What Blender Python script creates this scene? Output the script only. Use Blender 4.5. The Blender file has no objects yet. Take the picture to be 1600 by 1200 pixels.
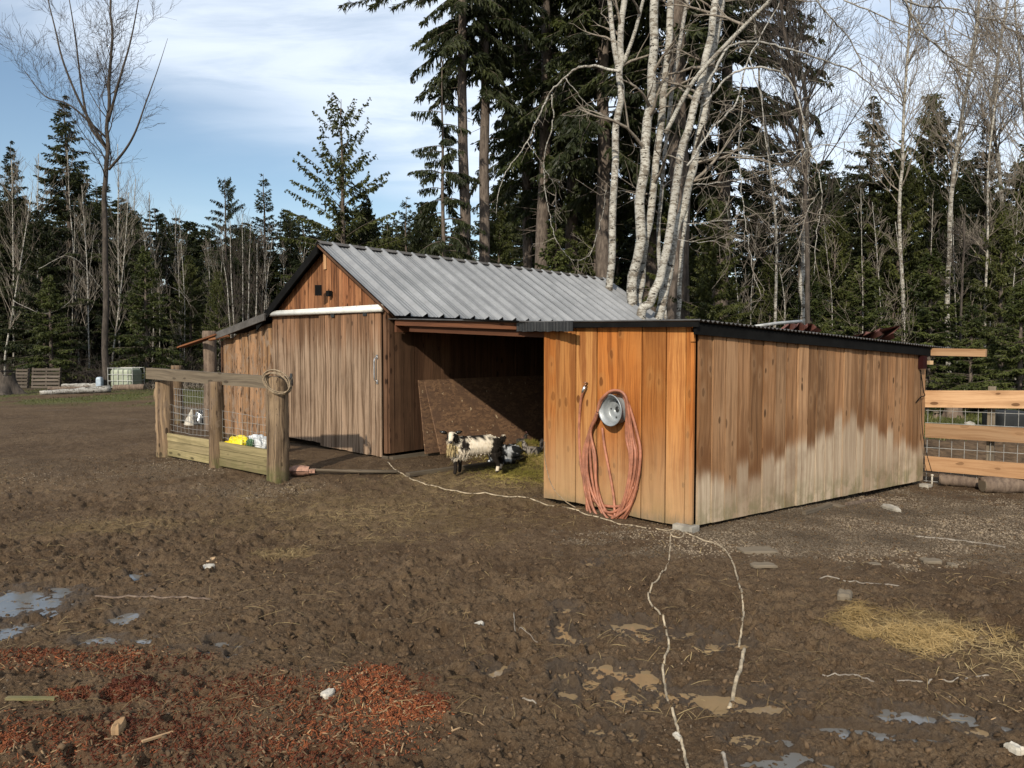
import bpy, math, random
import numpy as np
from mathutils import Vector
random.seed(7); R = random.Random(11); NR = np.random.default_rng(5)
S = bpy.context.scene
COL = S.collection
# ------------------------------------------------------------------ camera
F = 1150.0; EYE = 1.8; PITCH = math.atan(55/F)
cd = bpy.data.cameras.new('camera'); cam = bpy.data.objects.new('camera', cd); COL.objects.link(cam)
cam.location = (0, 0, EYE); cam.rotation_euler = (math.pi/2-PITCH, 0, 0)
cd.sensor_width = 36; cd.lens = F/1600*36; cd.clip_end = 3000; cd.clip_start = 0.05
S.camera = cam
# ------------------------------------------------------------------ light
SUN_EL = math.radians(29); SUN_AZ = math.radians(20)   # azimuth the light travels towards, right of the view direction
ld = (math.sin(SUN_AZ)*math.cos(SUN_EL), math.cos(SUN_AZ)*math.cos(SUN_EL), -math.sin(SUN_EL))
sl = bpy.data.lights.new('sun', 'SUN'); sl.energy = 5.0; sl.angle = math.radians(0.9); sl.color = (1, .90, .75)
so = bpy.data.objects.new('sun', sl); COL.objects.link(so)
so.rotation_euler = Vector(ld).to_track_quat('-Z', 'Y').to_euler(); so.location = (-20, -40, 30)
S.view_settings.view_transform = 'Standard'; S.view_settings.look = 'None'
S.view_settings.exposure = 0.0; S.view_settings.gamma = 1; S.view_settings.use_curve_mapping = False
S.cycles.max_bounces = 6; S.cycles.transparent_max_bounces = 8; S.cycles.caustics_reflective = False; S.cycles.caustics_refractive = False
try: S.cycles.use_denoising = True
except Exception: pass

class NT:
    def __init__(s, nt): s.nt = nt; s.L = nt.links
    def n(s, typ, props=None, **inp):
        nd = s.nt.nodes.new('ShaderNode'+typ)
        for k, v in (props or {}).items(): setattr(nd, k, v)
        for k, v in inp.items():
            if k[0] == 'i' and k[1:].isdigit(): sk = nd.inputs[int(k[1:])]
            else: sk = nd.inputs[k.replace('_', ' ')]
            s.set(sk, v)
        return nd
    def set(s, sk, v):
        if isinstance(v, bpy.types.NodeSocket): s.L.new(v, sk)
        elif isinstance(v, (tuple, list)) and sk.type == 'RGBA' and len(v) == 3: sk.default_value = (*v, 1)
        else: sk.default_value = v
    def math(s, op, a, b=0.0, c=None, clamp=False):
        nd = s.nt.nodes.new('ShaderNodeMath'); nd.operation = op; nd.use_clamp = clamp
        s.set(nd.inputs[0], a); s.set(nd.inputs[1], b)
        if c is not None: s.set(nd.inputs[2], c)
        return nd.outputs[0]
    def mix(s, f, a, b, blend='MIX'):
        nd = s.nt.nodes.new('ShaderNodeMix'); nd.data_type = 'RGBA'; nd.blend_type = blend
        s.set(nd.inputs[0], f); s.set(nd.inputs[6], a); s.set(nd.inputs[7], b)
        return nd.outputs[2]
    def noise(s, vec, scale, detail=4, rough=.6, dist=0.0, out='Fac'):
        return s.n('TexNoise', Vector=vec, Scale=scale, Detail=detail, Roughness=rough, Distortion=dist).outputs[out]
    def mapr(s, v, a, b, c=0.0, d=1.0):
        nd = s.nt.nodes.new('ShaderNodeMapRange'); nd.interpolation_type = 'SMOOTHSTEP'
        for i, x in enumerate((v, a, b, c, d)): s.set(nd.inputs[i], x)
        return nd.outputs[0]
    def attr(s, name, out='Fac'): return s.n('Attribute', {'attribute_name': name}).outputs[out]
    def scale(s, vec, sx, sy, sz=1.0):
        nd = s.nt.nodes.new('ShaderNodeVectorMath'); nd.operation = 'MULTIPLY'; s.set(nd.inputs[0], vec); nd.inputs[1].default_value = (sx, sy, sz)
        return nd.outputs[0]

# world: Nishita sky, thin high cloud laid over it by direction
W = bpy.data.worlds.new('World'); S.world = W; W.use_nodes = True
w = NT(W.node_tree); W.node_tree.nodes.clear()
sky = w.n('TexSky', {'sky_type': 'NISHITA', 'sun_disc': False})
sky.sun_elevation = SUN_EL; sky.sun_rotation = math.pi+SUN_AZ; sky.air_density = 1.15; sky.dust_density = .5; sky.ozone_density = 2.0
tc = w.n('TexCoord').outputs['Generated']
sep = w.n('SeparateXYZ', Vector=tc)
zz = w.math('ADD', w.math('MAXIMUM', sep.outputs[2], 0.0), .12)
cu = w.math('DIVIDE', sep.outputs[0], zz); cv = w.math('DIVIDE', sep.outputs[1], zz)
cvec = w.n('CombineXYZ', X=cu, Y=cv).outputs[0]
# a broad veil in the upper left and centre, clear below it
band = w.math('ADD', w.math('MULTIPLY', sep.outputs[2], 1.0), w.math('MULTIPLY', sep.outputs[0], .33))
n1 = w.noise(w.scale(cvec, .5, 1.1), 1.0, 5, .5, .4)
n2 = w.noise(w.scale(cvec, .8, 2.0), 2.2, 6, .6, .6)
veil = w.mapr(w.math('ADD', band, w.math('MULTIPLY', w.math('SUBTRACT', n1, .5), .22)), .10, .25)
veil = w.math('MULTIPLY', veil, w.mapr(n2, .25, .62, .55, 1.0))
low = w.math('MULTIPLY', w.mapr(sep.outputs[2], .22, .02), w.mapr(n2, .3, .7, .25, .6))
cl = w.math('MAXIMUM', veil, low)
bgc = w.mix(w.math('MULTIPLY', cl, .82), sky.outputs[0], (7.6, 8.3, 9.2))
bg = w.n('Background', Color=bgc, Strength=0.135)
w.L.new(bg.outputs[0], w.n('OutputWorld').inputs[0])

# ------------------------------------------------------------------ pixel -> place helpers (photo measurements)
cp, sp_ = math.cos(PITCH), math.sin(PITCH)
def ray(px, py):
    u = (px-800)/F; v = (600-py)/F
    return Vector((u, cp+v*sp_, -sp_+v*cp))
def sst(x): x = np.clip(x, 0, 1); return x*x*(3-2*x)
def g0(X, Y):
    X = np.asarray(X, float); Y = np.asarray(Y, float)
    a = .15*sst((Y-7.8)/3.2)*sst((1.2-X)/3.2)
    b = -.15*sst((X-1.5)/4)*sst((Y-6)/4)
    return a+b
def g(x, y): return float(g0(x, y))
def at(px, py, Y):
    d = ray(px, py); return Vector((d.x*Y/d.y, Y, EYE+d.z*Y/d.y))
def G(px, py, dz=0.0):
    d = ray(px, py); z = 0.0
    for _ in range(30):
        t = (z-EYE)/d.z; z = .5*z+.5*g(d.x*t, d.y*t)
    t = (z-EYE)/d.z
    return Vector((d.x*t, d.y*t, g(d.x*t, d.y*t)+dz))
def onplane(px, py, P, N):
    d = ray(px, py); E = Vector((0, 0, EYE)); t = (P-E).dot(N)/d.dot(N); return E+d*t

# ------------------------------------------------------------------ mesh helpers
class MB:
    def __init__(s): s.v = []; s.f = []; s.uv = []; s.uw = []; s.r = []
    def face(s, idx, uv=None, r=.5, uw=None):
        s.f.append(tuple(idx)); s.uv.append(uv or [(0, 0)]*len(idx)); s.uw.append(uw or [(0, 0)]*len(idx)); s.r.append(r)
    def box(s, o, U, V, N, r=None, uo=None):       # o corner, three edge vectors
        r = R.random() if r is None else r
        uo = uo or (R.random()*20, R.random()*20)
        b = len(s.v); o = Vector(o); U = Vector(U); V = Vector(V); N = Vector(N)
        if U.cross(V).dot(N) < 0: o = o+N; N = -N
        for k in (0, 1):
            for (i, j) in ((0, 0), (1, 0), (1, 1), (0, 1)): s.v.append(o+U*i+V*j+N*k)
        lu, lv, ln = U.length, V.length, N.length
        # run the grain along the longest edge
        def q(a, lens, flip):
            x, y = lens
            base = [(0, 0), (x, 0), (x, y), (0, y)]
            if flip: base = [(p[1], p[0]) for p in base]
            return [(p[0]+uo[0], p[1]+uo[1]) for p in base]
        fu = lu > lv
        s.face([b+4, b+5, b+6, b+7], q(0, (lu, lv), fu), r)
        s.face([b+3, b+2, b+1, b], q(0, (lu, lv), fu), r)
        s.face([b, b+1, b+5, b+4], q(0, (lu, ln), lu > ln), r); s.face([b+2, b+3, b+7, b+6], q(0, (lu, ln), lu > ln), r)
        s.face([b+1, b+2, b+6, b+5], q(0, (lv, ln), lv > ln), r); s.face([b+3, b, b+4, b+7], q(0, (lv, ln), lv > ln), r)
    def cbox(s, c, sx, sy, sz, rz=0, r=None):
        ca, sa = math.cos(rz), math.sin(rz); U = Vector((ca, sa, 0)); V = Vector((-sa, ca, 0)); Z = Vector((0, 0, 1)); c = Vector(c)
        s.box(c-U*sx/2-V*sy/2-Z*sz/2, U*sx, V*sy, Z*sz, r)
    def beam(s, a, b, wd, ht, r=None, up=(0, 0, 1)):   # square bar from a to b (centre line)
        a = Vector(a); b = Vector(b); d = b-a; side = d.cross(Vector(up)).normalized(); u = side.cross(d).normalized()
        s.box(a-side*wd/2-u*ht/2, side*wd, d, u*ht, r)
    def tube(s, pts, rad, sides=6, cap=True, r=None, vs=1.0):
        r = R.random() if r is None else r
        n = len(pts); b = len(s.v); pts = [Vector(p) for p in pts]
        if not hasattr(rad, '__len__'): rad = [rad]*n
        t = (pts[1]-pts[0]).normalized(); ref = Vector((0, 0, 1)) if abs(t.z) < .9 else Vector((1, 0, 0))
        a = t.cross(ref).normalized(); L = 0; vv = []
        for i, p in enumerate(pts):
            if i > 0: L += (p-pts[i-1]).length
            if 0 < i < n-1: t = (pts[i+1]-pts[i-1])
            elif i == n-1: t = pts[i]-pts[i-1]
            if t.length < 1e-9: t = Vector((0, 0, 1))
            t = t.normalized(); a = (a-t*a.dot(t))
            a = a.normalized() if a.length > 1e-6 else t.orthogonal().normalized()
            c = t.cross(a); vv.append(L)
            for k in range(sides):
                an = 2*math.pi*k/sides; s.v.append(p+(a*math.cos(an)+c*math.sin(an))*rad[i])
        for i in range(n-1):
            for k in range(sides):
                k2 = (k+1) % sides; u0, u1 = k/sides, (k+1)/sides
                rr = max(rad[i], .01)*6.28
                s.face([b+i*sides+k, b+i*sides+k2, b+(i+1)*sides+k2, b+(i+1)*sides+k],
                       [(u0*rr, vv[i]*vs), (u1*rr, vv[i]*vs), (u1*rr, vv[i+1]*vs), (u0*rr, vv[i+1]*vs)], r)
        if cap:
            s.face([b+k for k in range(sides)][::-1], None, r); s.face([b+(n-1)*sides+k for k in range(sides)], None, r)
    def lathe(s, o, axis, prof, sides=24, r=.5):        # prof: (radius, height along axis)
        o = Vector(o); ax = Vector(axis).normalized(); a = ax.orthogonal().normalized(); c = ax.cross(a); b = len(s.v)
        for (rad, h) in prof:
            for k in range(sides):
                an = 2*math.pi*k/sides; s.v.append(o+ax*h+(a*math.cos(an)+c*math.sin(an))*rad)
        for i in range(len(prof)-1):
            for k in range(sides):
                k2 = (k+1) % sides; s.face([b+i*sides+k, b+i*sides+k2, b+(i+1)*sides+k2, b+(i+1)*sides+k], None, r)
    def build(s, name, mat, parent=None, smooth=False):
        me = bpy.data.meshes.new(name); me.from_pydata([tuple(v) for v in s.v], [], s.f)
        uv = me.uv_layers.new(name='UVMap'); uv.data.foreach_set('uv', [c for f in s.uv for p in f for c in p])
        if any(any(p != (0, 0) for p in f) for f in s.uw):
            u2 = me.uv_layers.new(name='wall'); u2.data.foreach_set('uv', [c for f in s.uw for p in f for c in p])
        at_ = me.attributes.new('rnd', 'FLOAT', 'FACE'); at_.data.foreach_set('value', s.r)
        if smooth: me.polygons.foreach_set('use_smooth', [True]*len(me.polygons))
        me.update(); return link(name, me, mat, parent)
def link(name, me, mat, parent=None):
    o = bpy.data.objects.new(name, me)
    if mat: me.materials.append(mat)
    COL.objects.link(o); o.parent = parent
    return o
def np_mesh(name, V, Q, rnd=None, smooth=False):
    V = np.asarray(V, np.float32); Q = np.asarray(Q, np.int32); k = Q.shape[1]
    me = bpy.data.meshes.new(name); me.vertices.add(len(V)); me.vertices.foreach_set('co', V.ravel())
    me.loops.add(Q.size); me.loops.foreach_set('vertex_index', Q.ravel())
    me.polygons.add(len(Q)); me.polygons.foreach_set('loop_start', np.arange(0, Q.size, k, dtype=np.int32))
    if rnd is not None:
        a = me.attributes.new('rnd', 'FLOAT', 'FACE'); a.data.foreach_set('value', np.asarray(rnd, np.float32))
    if smooth: me.polygons.foreach_set('use_smooth', np.ones(len(Q), bool))
    me.update(calc_edges=True); return me
def tag(o, label=None, cat=None, group=None, kind=None):
    if label: o['label'] = label
    if cat: o['category'] = cat
    if group: o['group'] = group
    if kind: o['kind'] = kind
    return o
def empty(name, loc=(0, 0, 0), label=None, cat=None, group=None):
    o = bpy.data.objects.new(name, None); COL.objects.link(o); o.location = loc; o.empty_display_size = .2
    return tag(o, label, cat, group)
def rebase(root):
    # children were built in world coordinates: keep them there although the root stands elsewhere
    from mathutils import Matrix
    M = Matrix.Translation(-root.location)
    for c in [c for c in COL.objects if c.parent == root]:
        if c.type == 'MESH': c.data.transform(M)
        for d in [d for d in COL.objects if d.parent == c]: d.data.transform(M)

def spline(P, k=6):
    if len(P) < 3: return [P[0].lerp(P[1], i/k) for i in range(k+1)] if len(P) == 2 else P
    out_ = []; E = [P[0]*2-P[1]]+list(P)+[P[-1]*2-P[-2]]
    for i in range(1, len(E)-2):
        a, b_, c, d = E[i-1:i+3]
        for j in range(k):
            t_ = j/k; out_.append(.5*((2*b_)+(c-a)*t_+(2*a-5*b_+4*c-d)*t_*t_+(3*b_-a-3*c+d)*t_**3))
    out_.append(P[-1]); return out_
# ------------------------------------------------------------------ numpy noise
def _h(ix, iy, seed):
    n = (ix.astype(np.int64)*374761393+iy.astype(np.int64)*668265263+seed*1442695041) & 0x7fffffff
    n = ((n ^ (n >> 13))*1274126177) & 0x7fffffff
    return ((n ^ (n >> 16)) & 0xffff)/65535.0
def vn(x, y, seed=0):
    ix = np.floor(x); iy = np.floor(y); fx = x-ix; fy = y-iy; fx = fx*fx*fx*(fx*(fx*6-15)+10); fy = fy*fy*fy*(fy*(fy*6-15)+10)
    a = _h(ix, iy, seed); b = _h(ix+1, iy, seed); c = _h(ix, iy+1, seed); d = _h(ix+1, iy+1, seed)
    return (a*(1-fx)+b*fx)*(1-fy)+(c*(1-fx)+d*fx)*fy
def fbm(x, y, oct=4, seed=0, gain=.5):
    s = 0; a = 1; t = 0
    for i in range(oct):
        ca, sa = math.cos(i*1.3), math.sin(i*1.3)
        s = s+a*vn((x*ca-y*sa)*2**i+i*17.3, (x*sa+y*ca)*2**i, seed+i); t += a; a *= gain
    return s/t

def prisms(segs, sides=3):
    s = np.array(segs, float); a = s[:, 0:3]; b = s[:, 3:6]; ra = s[:, 6]; rb = s[:, 7]
    d = b-a; d /= np.maximum(np.linalg.norm(d, axis=1), 1e-9)[:, None]; ref = np.where(np.abs(d[:, 2:3]) < .9, [[0, 0, 1.]], [[1., 0, 0]])
    u = np.cross(d, ref); u /= np.linalg.norm(u, axis=1)[:, None]; v = np.cross(d, u); out_ = []
    for (p, r) in ((a, ra), (b, rb)):
        for k in range(sides):
            an = 6.2832*k/sides; out_.append(p+(u*math.cos(an)+v*math.sin(an))*r[:, None])
    Vv = np.stack(out_, 1); n = len(s)
    tf = np.array([(k, (k+1) % sides, sides+(k+1) % sides, sides+k) for k in range(sides)])
    return Vv.reshape(-1, 3), (tf[None]+(np.arange(n)*2*sides)[:, None, None]).reshape(-1, 4)
def leaves(base, dirn, ln, wd, nrm=None):
    n = len(base); d = dirn/np.maximum(np.linalg.norm(dirn, axis=1), 1e-9)[:, None]
    q = NR.normal(size=(n, 3)); q[:, 2] += .8; s = np.cross(d, q); s /= np.maximum(np.linalg.norm(s, axis=1), 1e-9)[:, None]
    up = np.cross(s, d); a = base; tip = base+d*ln[:, None]; mid = base+d*(ln*.45)[:, None]
    Vv = np.stack([a, mid+s*wd[:, None]+up*(wd*.2)[:, None], tip, mid-s*wd[:, None]], 1).reshape(-1, 3)
    return Vv, np.arange(n*4).reshape(-1, 4)
# ------------------------------------------------------------------ materials
MATS = {}
def mat(name):
    m = bpy.data.materials.new(name); m.use_nodes = True; m.node_tree.nodes.clear(); return m, NT(m.node_tree)
def out(t, bs): t.L.new(bs.outputs[0], t.n('OutputMaterial').inputs[0])
def bump(t, h, st=.5, d=.01): return t.n('Bump', Height=h, Strength=st, Distance=d).outputs[0]
def plain(name, c, rough=.7, metal=0.0, var=.15, scale=6.0, bmp=.3, bscale=60, spec=.5):
    m, t = mat(name); P = t.n('TexCoord').outputs['Object']
    n = t.noise(P, scale, 5, .65); col = t.mix(t.mapr(n, .3, .7), tuple(x*(1-var*2) for x in c), tuple(min(1, x*(1+var)) for x in c))
    b = t.n('BsdfPrincipled', Base_Color=col, Roughness=rough, Metallic=metal, Normal=bump(t, t.noise(P, bscale, 4, .6), bmp, .004))
    b.inputs['Specular IOR Level'].default_value = spec; out(t, b); return m
def wood(name, A, B, dark, knots=True, stain=None, green=0.0, tone=.5, grain=1.0, rough=.82, bottom=None):
    m, t = mat(name); uv = t.n('UVMap', {'uv_map': 'UVMap'}).outputs[0]; rn = t.attr('rnd')
    sh = t.n('CombineXYZ', X=t.math('MULTIPLY', rn, 37.0), Y=t.math('MULTIPLY', rn, 91.0)).outputs[0]
    v = t.n('VectorMath', {'operation': 'ADD'}, i0=uv, i1=sh).outputs[0]
    wob = t.noise(t.scale(v, 2.0, .8), 1.5, 3, .5)
    vw = t.n('VectorMath', {'operation': 'ADD'}, i0=v, i1=t.n('CombineXYZ', X=t.math('MULTIPLY', wob, .12), Y=0.0).outputs[0]).outputs[0]
    s1 = t.noise(t.scale(vw, 16, .45), 1.0, 4, .6); s2 = t.noise(t.scale(vw, 70, 1.5), 1.0, 4, .6); s3 = t.noise(t.scale(v, 5, 1.3), 1.0, 4, .6)
    rr = t.math('FRACT', t.math('MULTIPLY', rn, 7.31))
    col = t.mix(t.mapr(t.math('ADD', t.math('MULTIPLY', rr, .6), t.math('MULTIPLY', s3, .6)), .25, .95), A, B)
    col = t.mix(t.math('MULTIPLY', t.mapr(s1, .44, .64), .62*grain, clamp=True), col, dark)
    col = t.mix(t.math('MULTIPLY', t.mapr(s2, .46, .66), .5*grain, clamp=True), col, dark)
    lum = t.math('ADD', .60, t.math('MULTIPLY', rn, .58))
    col = t.mix(1.0, col, t.n('CombineColor', Red=lum, Green=lum, Blue=lum).outputs[0], 'MULTIPLY')
    hgt = t.math('ADD', t.math('MULTIPLY', s2, .6), t.math('MULTIPLY', s1, .5))
    if knots:
        vo = t.n('TexVoronoi', {'feature': 'F1', 'voronoi_dimensions': '2D'}, Vector=t.scale(vw, 7, 3.0), Scale=1.0, Randomness=1.0)
        pick = t.mapr(t.n('SeparateColor', Color=vo.outputs['Color']).outputs[0], .60, .64)
        ksz = t.math('MULTIPLY', t.n('SeparateColor', Color=vo.outputs['Color']).outputs[1], .09); kn = t.math('MULTIPLY', t.mapr(t.math('SUBTRACT', vo.outputs['Distance'], ksz), .10, .05), pick)
        halo = t.math('MULTIPLY', t.mapr(vo.outputs['Distance'], .5, .15), pick)
        col = t.mix(t.math('MULTIPLY', halo, .4), col, tuple(x*.75 for x in B))
        col = t.mix(t.math('MULTIPLY', kn, t.mapr(rn, .1, .9, .3, .9)), col, tuple(x*.45 for x in dark))
        hgt = t.math('ADD', hgt, t.math('MULTIPLY', kn, .6))
    if stain: col = stain(t, col, v, s1, s2, s3, rn)
    P = t.n('NewGeometry').outputs['Position']
    if green:
        z = t.n('SeparateXYZ', Vector=P).outputs[2]
        mg = t.math('MULTIPLY', t.mapr(z, .42, 0.0), t.mapr(t.noise(P, 5, 4, .7), .38, .62)); col = t.mix(t.math('MULTIPLY', mg, green), col, (.085, .095, .03))
    big = t.noise(P, 1.3, 4, .7); col = t.mix(t.math('MULTIPLY', t.mapr(big, .5, .75), .35), col, dark)
    b = t.n('BsdfPrincipled', Base_Color=col, Roughness=rough, Normal=bump(t, hgt, .55, .006)); b.inputs['Specular IOR Level'].default_value = .12
    out(t, b); return m
def slab_stain(t, col, v, s1, s2, s3, rn):
    P = t.n('TexCoord').outputs['Object']; n = t.noise(t.scale(P, 9, 9, 3.5), 1.0, 6, .75, .6)
    col = t.mix(t.mapr(n, .50, .58, 0, .85), col, t.mix(s2, (.13, .085, .055), (.26, .20, .15)))
    return t.mix(t.mapr(t.noise(t.scale(P, 16, 16, 4), 1.0, 4, .7), .58, .64, 0, .9), col, (.045, .028, .018))
def post_stain(t, col, v, s1, s2, s3, rn):
    P = t.n('TexCoord').outputs['Object']; n = t.noise(t.scale(P, 11, 11, 3), 1.0, 6, .75, .8)
    col = t.mix(t.mapr(n, .52, .58, 0, .6), col, t.mix(s2, (.11, .075, .05), (.2, .15, .11)))
    return t.mix(t.mapr(t.noise(t.scale(P, 22, 22, 5), 1.0, 4, .7), .60, .65, 0, .85), col, (.04, .026, .018))
def right_stain(t, col, v, s1, s2, s3, rn):
    uw = t.n('SeparateXYZ', Vector=t.n('UVMap', {'uv_map': 'wall'}).outputs[0])
    cr = t.n('ValToRGB', Fac=uw.outputs[0]); e = cr.color_ramp.elements
    pts = [(0, .50), (.13, .47), (.2, .50), (.32, .62), (.45, .72), (.52, .86), (.58, .98), (.66, .80), (.75, .60), (.85, .54), (1, .42)]
    e[0].position = 0; e[0].color = (pts[0][1]/2,)*3+(1,); e[1].position = 1; e[1].color = (pts[-1][1]/2,)*3+(1,)
    for p, h in pts[1:-1]: q = e.new(p); q.color = (h/2,)*3+(1,)
    hh = t.math('MULTIPLY', t.n('SeparateColor', Color=cr.outputs[0]).outputs[0], 2.0)
    per = t.math('ADD', t.math('MULTIPLY', t.math('SUBTRACT', t.math('FRACT', t.math('MULTIPLY', rn, 13.7)), .5), .24), t.math('MULTIPLY', t.math('SUBTRACT', s2, .5), .22))
    per = t.math('ADD', per, t.math('MULTIPLY', t.math('SUBTRACT', s3, .5), .22))
    d = t.math('SUBTRACT', uw.outputs[1], t.math('ADD', hh, per))
    up = t.mapr(d, -.10, .12)
    pale = t.mix(t.mapr(s1, .35, .7), (.46, .365, .26), (.29, .21, .14))
    pale = t.mix(t.math('MULTIPLY', t.mapr(s2, .5, .75), .5), pale, (.16, .115, .075))
    pale = t.mix(t.mapr(t.math('FRACT', t.math('MULTIPLY', rn, 5.1)), .2, 1.0, 0, .75), pale, (.24, .165, .105))
    edge = t.math('MULTIPLY', t.mapr(d, -.06, .08), t.mapr(d, .50, .10)); drk = t.math('MULTIPLY', t.math('MULTIPLY', edge, t.mapr(s3, .35, .6, .15, .85)), t.mapr(t.math('FRACT', t.math('MULTIPLY', rn, 23.3)), .25, .75, .15, 1.0))
    c2 = t.mix(up, pale, col); return t.mix(drk, c2, (.13, .058, .024))
def orange_stain(t, col, v, s1, s2, s3, rn):
    z = t.n('SeparateXYZ', Vector=t.n('NewGeometry').outputs['Position']).outputs[2]
    f = t.mapr(t.math('ADD', z, t.math('MULTIPLY', t.math('SUBTRACT', s1, .5), .9)), 1.25, .05, 0, .75)
    col = t.mix(f, col, (.36, .235, .125)); sp = t.mapr(t.math('ADD', z, t.math('MULTIPLY', t.math('SUBTRACT', s2, .5), .3)), .18, .02, 0, .7)
    return t.mix(sp, col, (.16, .125, .085))
def door_stain(t, col, v, s1, s2, s3, rn):
    z = t.n('SeparateXYZ', Vector=t.n('NewGeometry').outputs['Position']).outputs[2]
    f = t.mapr(t.math('ADD', z, t.math('MULTIPLY', t.math('SUBTRACT', s1, .5), 1.6)), 2.2, 1.6, 0, .8)
    return t.mix(f, col, t.mix(t.mapr(s1, .40, .62), (.30, .22, .155), (.10, .066, .042)))

M = {}
M['orange'] = wood('cedar_boards_fresh', (.44, .15, .032), (.40, .19, .062), (.15, .042, .011), stain=orange_stain, green=.25)
M['right'] = wood('cedar_boards_rain_marked', (.25, .125, .055), (.38, .225, .12), (.095, .045, .02), stain=right_stain, green=.5)
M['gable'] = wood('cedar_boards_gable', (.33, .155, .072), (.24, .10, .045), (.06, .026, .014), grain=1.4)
M['door'] = wood('cedar_boards_door', (.27, .145, .078), (.20, .115, .068), (.07, .04, .025), stain=door_stain)
M['side'] = wood('cedar_boards_side', (.14, .078, .045), (.105, .055, .032), (.04, .022, .013))  # boards darkened in colour to deepen the shade inside the bay
M['slab'] = wood('live_edge_slab', (.40, .235, .12), (.32, .185, .10), (.09, .05, .03), grain=1.4, stain=slab_stain)
M['beam'] = wood('header_timber', (.17, .072, .036), (.13, .055, .03), (.07, .032, .02))
M['grey'] = wood('weathered_grey_wood', (.20, .165, .12), (.15, .12, .085), (.06, .046, .034))
M['post'] = wood('round_post_wood', (.33, .235, .145), (.22, .15, .09), (.055, .036, .024), green=.75, grain=1.5, stain=post_stain)
M['planter'] = wood('mossy_board', (.36, .29, .16), (.28, .23, .12), (.12, .10, .05), green=.5)
M['new'] = wood('new_fence_rail', (.45, .285, .16), (.39, .225, .115), (.24, .12, .055), grain=.8)
M['pallet'] = wood('pallet_wood', (.15, .125, .105), (.11, .09, .07), (.05, .04, .03))
M['black'] = plain('black_parts_and_eave_shade', (.008, .008, .008), .95, spec=.05)  # black parts, plus the strips that paint in shade under the eaves
M['iron'] = plain('dark_metal', (.05, .05, .05), .45, .6)
M['white_metal'] = plain('white_track', (.66, .66, .62), .4, 0, .08)
M['rim'] = plain('wheel_rim_paint', (.27, .29, .30), .38, .2, .1)
M['hose'] = plain('pink_rubber', (.34, .135, .078), .55, 0, .2, 9)
M['cord'] = plain('pale_cord', (.36, .29, .195), .8, 0, .3, 14)
M['tan_cord'] = plain('tan_rope', (.24, .18, .115), .85, 0, .25, 30, .8, 150)
M['brass'] = plain('tap_metal', (.35, .2, .12), .4, .8)
M['steel'] = plain('bright_steel', (.55, .55, .55), .35, .9)
M['wire'] = plain('galvanised_wire', (.42, .42, .40), .45, .5)
M['rust'] = plain('rusty_sheet', (.26, .10, .075), .8, .1, .3, 5)
M['clay'] = plain('rusty_digger_head', (.30, .165, .115), .8, 0, .3, 12)
M['concrete'] = plain('concrete', (.30, .275, .23), .9, 0, .2, 8, .8)
M['red'] = plain('red_plastic_shaded', (.02, .004, .004), .8, spec=.1)  # red taken nearly to black in place of the eave's shade
M['yellowbag'] = plain('yellow_plastic', (.75, .60, .02), .4, 0, .12, 9, .6, 14)
M['whitebag'] = plain('white_plastic', (.55, .57, .58), .4, 0, .25, 9, .6, 14)
M['greenbag'] = plain('dark_green_print', (.05, .12, .05), .45, 0, .3, 10)
M['blacktub'] = plain('black_plastic', (.008, .009, .010), .8, 0, .2, 8)
M['ibc'] = plain('ibc_plastic', (.27, .30, .22), .5, 0, .12, 3)
M['blue'] = plain('grey_blue_plastic', (.30, .36, .42), .5)
M['shell'] = plain('white_shell', (.45, .41, .34), .6, 0, .15, 30)
M['hen'] = plain('hen_feathers', (.035, .03, .028), .7, 0, .4, 18, .8, 50)
M['comb'] = plain('hen_comb', (.35, .03, .02), .6)
# galvanised roofing
m, t = mat('galvanised_roofing'); P = t.n('TexCoord').outputs['Object']
n = t.noise(P, 1.3, 6, .7); n2 = t.noise(P, 22, 3, .6); sp = t.noise(P, 90, 2, .5)
c = t.mix(t.mapr(n, .3, .7), (.17, .175, .18), (.27, .275, .28)); c = t.mix(t.mapr(n2, .45, .7, 0, .3), c, (.17, .175, .18)); c = t.mix(t.mapr(sp, .68, .75, 0, .8), c, (.12, .10, .08))
b = t.n('BsdfPrincipled', Base_Color=c, Metallic=.35, Roughness=t.mapr(n2, .3, .7, .45, .62), Normal=bump(t, n2, .15, .004)); out(t, b); M['roof'] = m
m, t = mat('dark_roofing'); P = t.n('TexCoord').outputs['Object']; n = t.noise(P, 3, 5, .7)
c = t.mix(t.mapr(n, .3, .7), (.05, .045, .04), (.12, .11, .10)); out(t, t.n('BsdfPrincipled', Base_Color=c, Metallic=.2, Roughness=.7)); M['darkroof'] = m
# oriented strand board
m, t = mat('strand_board'); P = t.n('TexCoord').outputs['Object']
vo = t.n('TexVoronoi', Vector=t.n('VectorMath', {'operation': 'ADD'}, i0=t.scale(P, 14, 14, 45), i1=t.scale(t.noise(P, 6, 3, out='Color'), 5, 5, 5)).outputs[0], Scale=1.0)
rc = t.n('SeparateColor', Color=vo.outputs['Color']).outputs[0]
c = t.mix(rc, (.085, .045, .025), (.22, .125, .065)); c = t.mix(t.mapr(t.noise(P, 4, 6, .75), .42, .65), c, (.10, .055, .032)); c = t.mix(t.mapr(t.noise(P, 9, 4, .6), .66, .7), c, (.50, .38, .24))  # browns lowered so the bay's shade reads deeper
out(t, t.n('BsdfPrincipled', Base_Color=c, Roughness=.85, Normal=bump(t, rc, .3, .004))); M['osb'] = m
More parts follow.
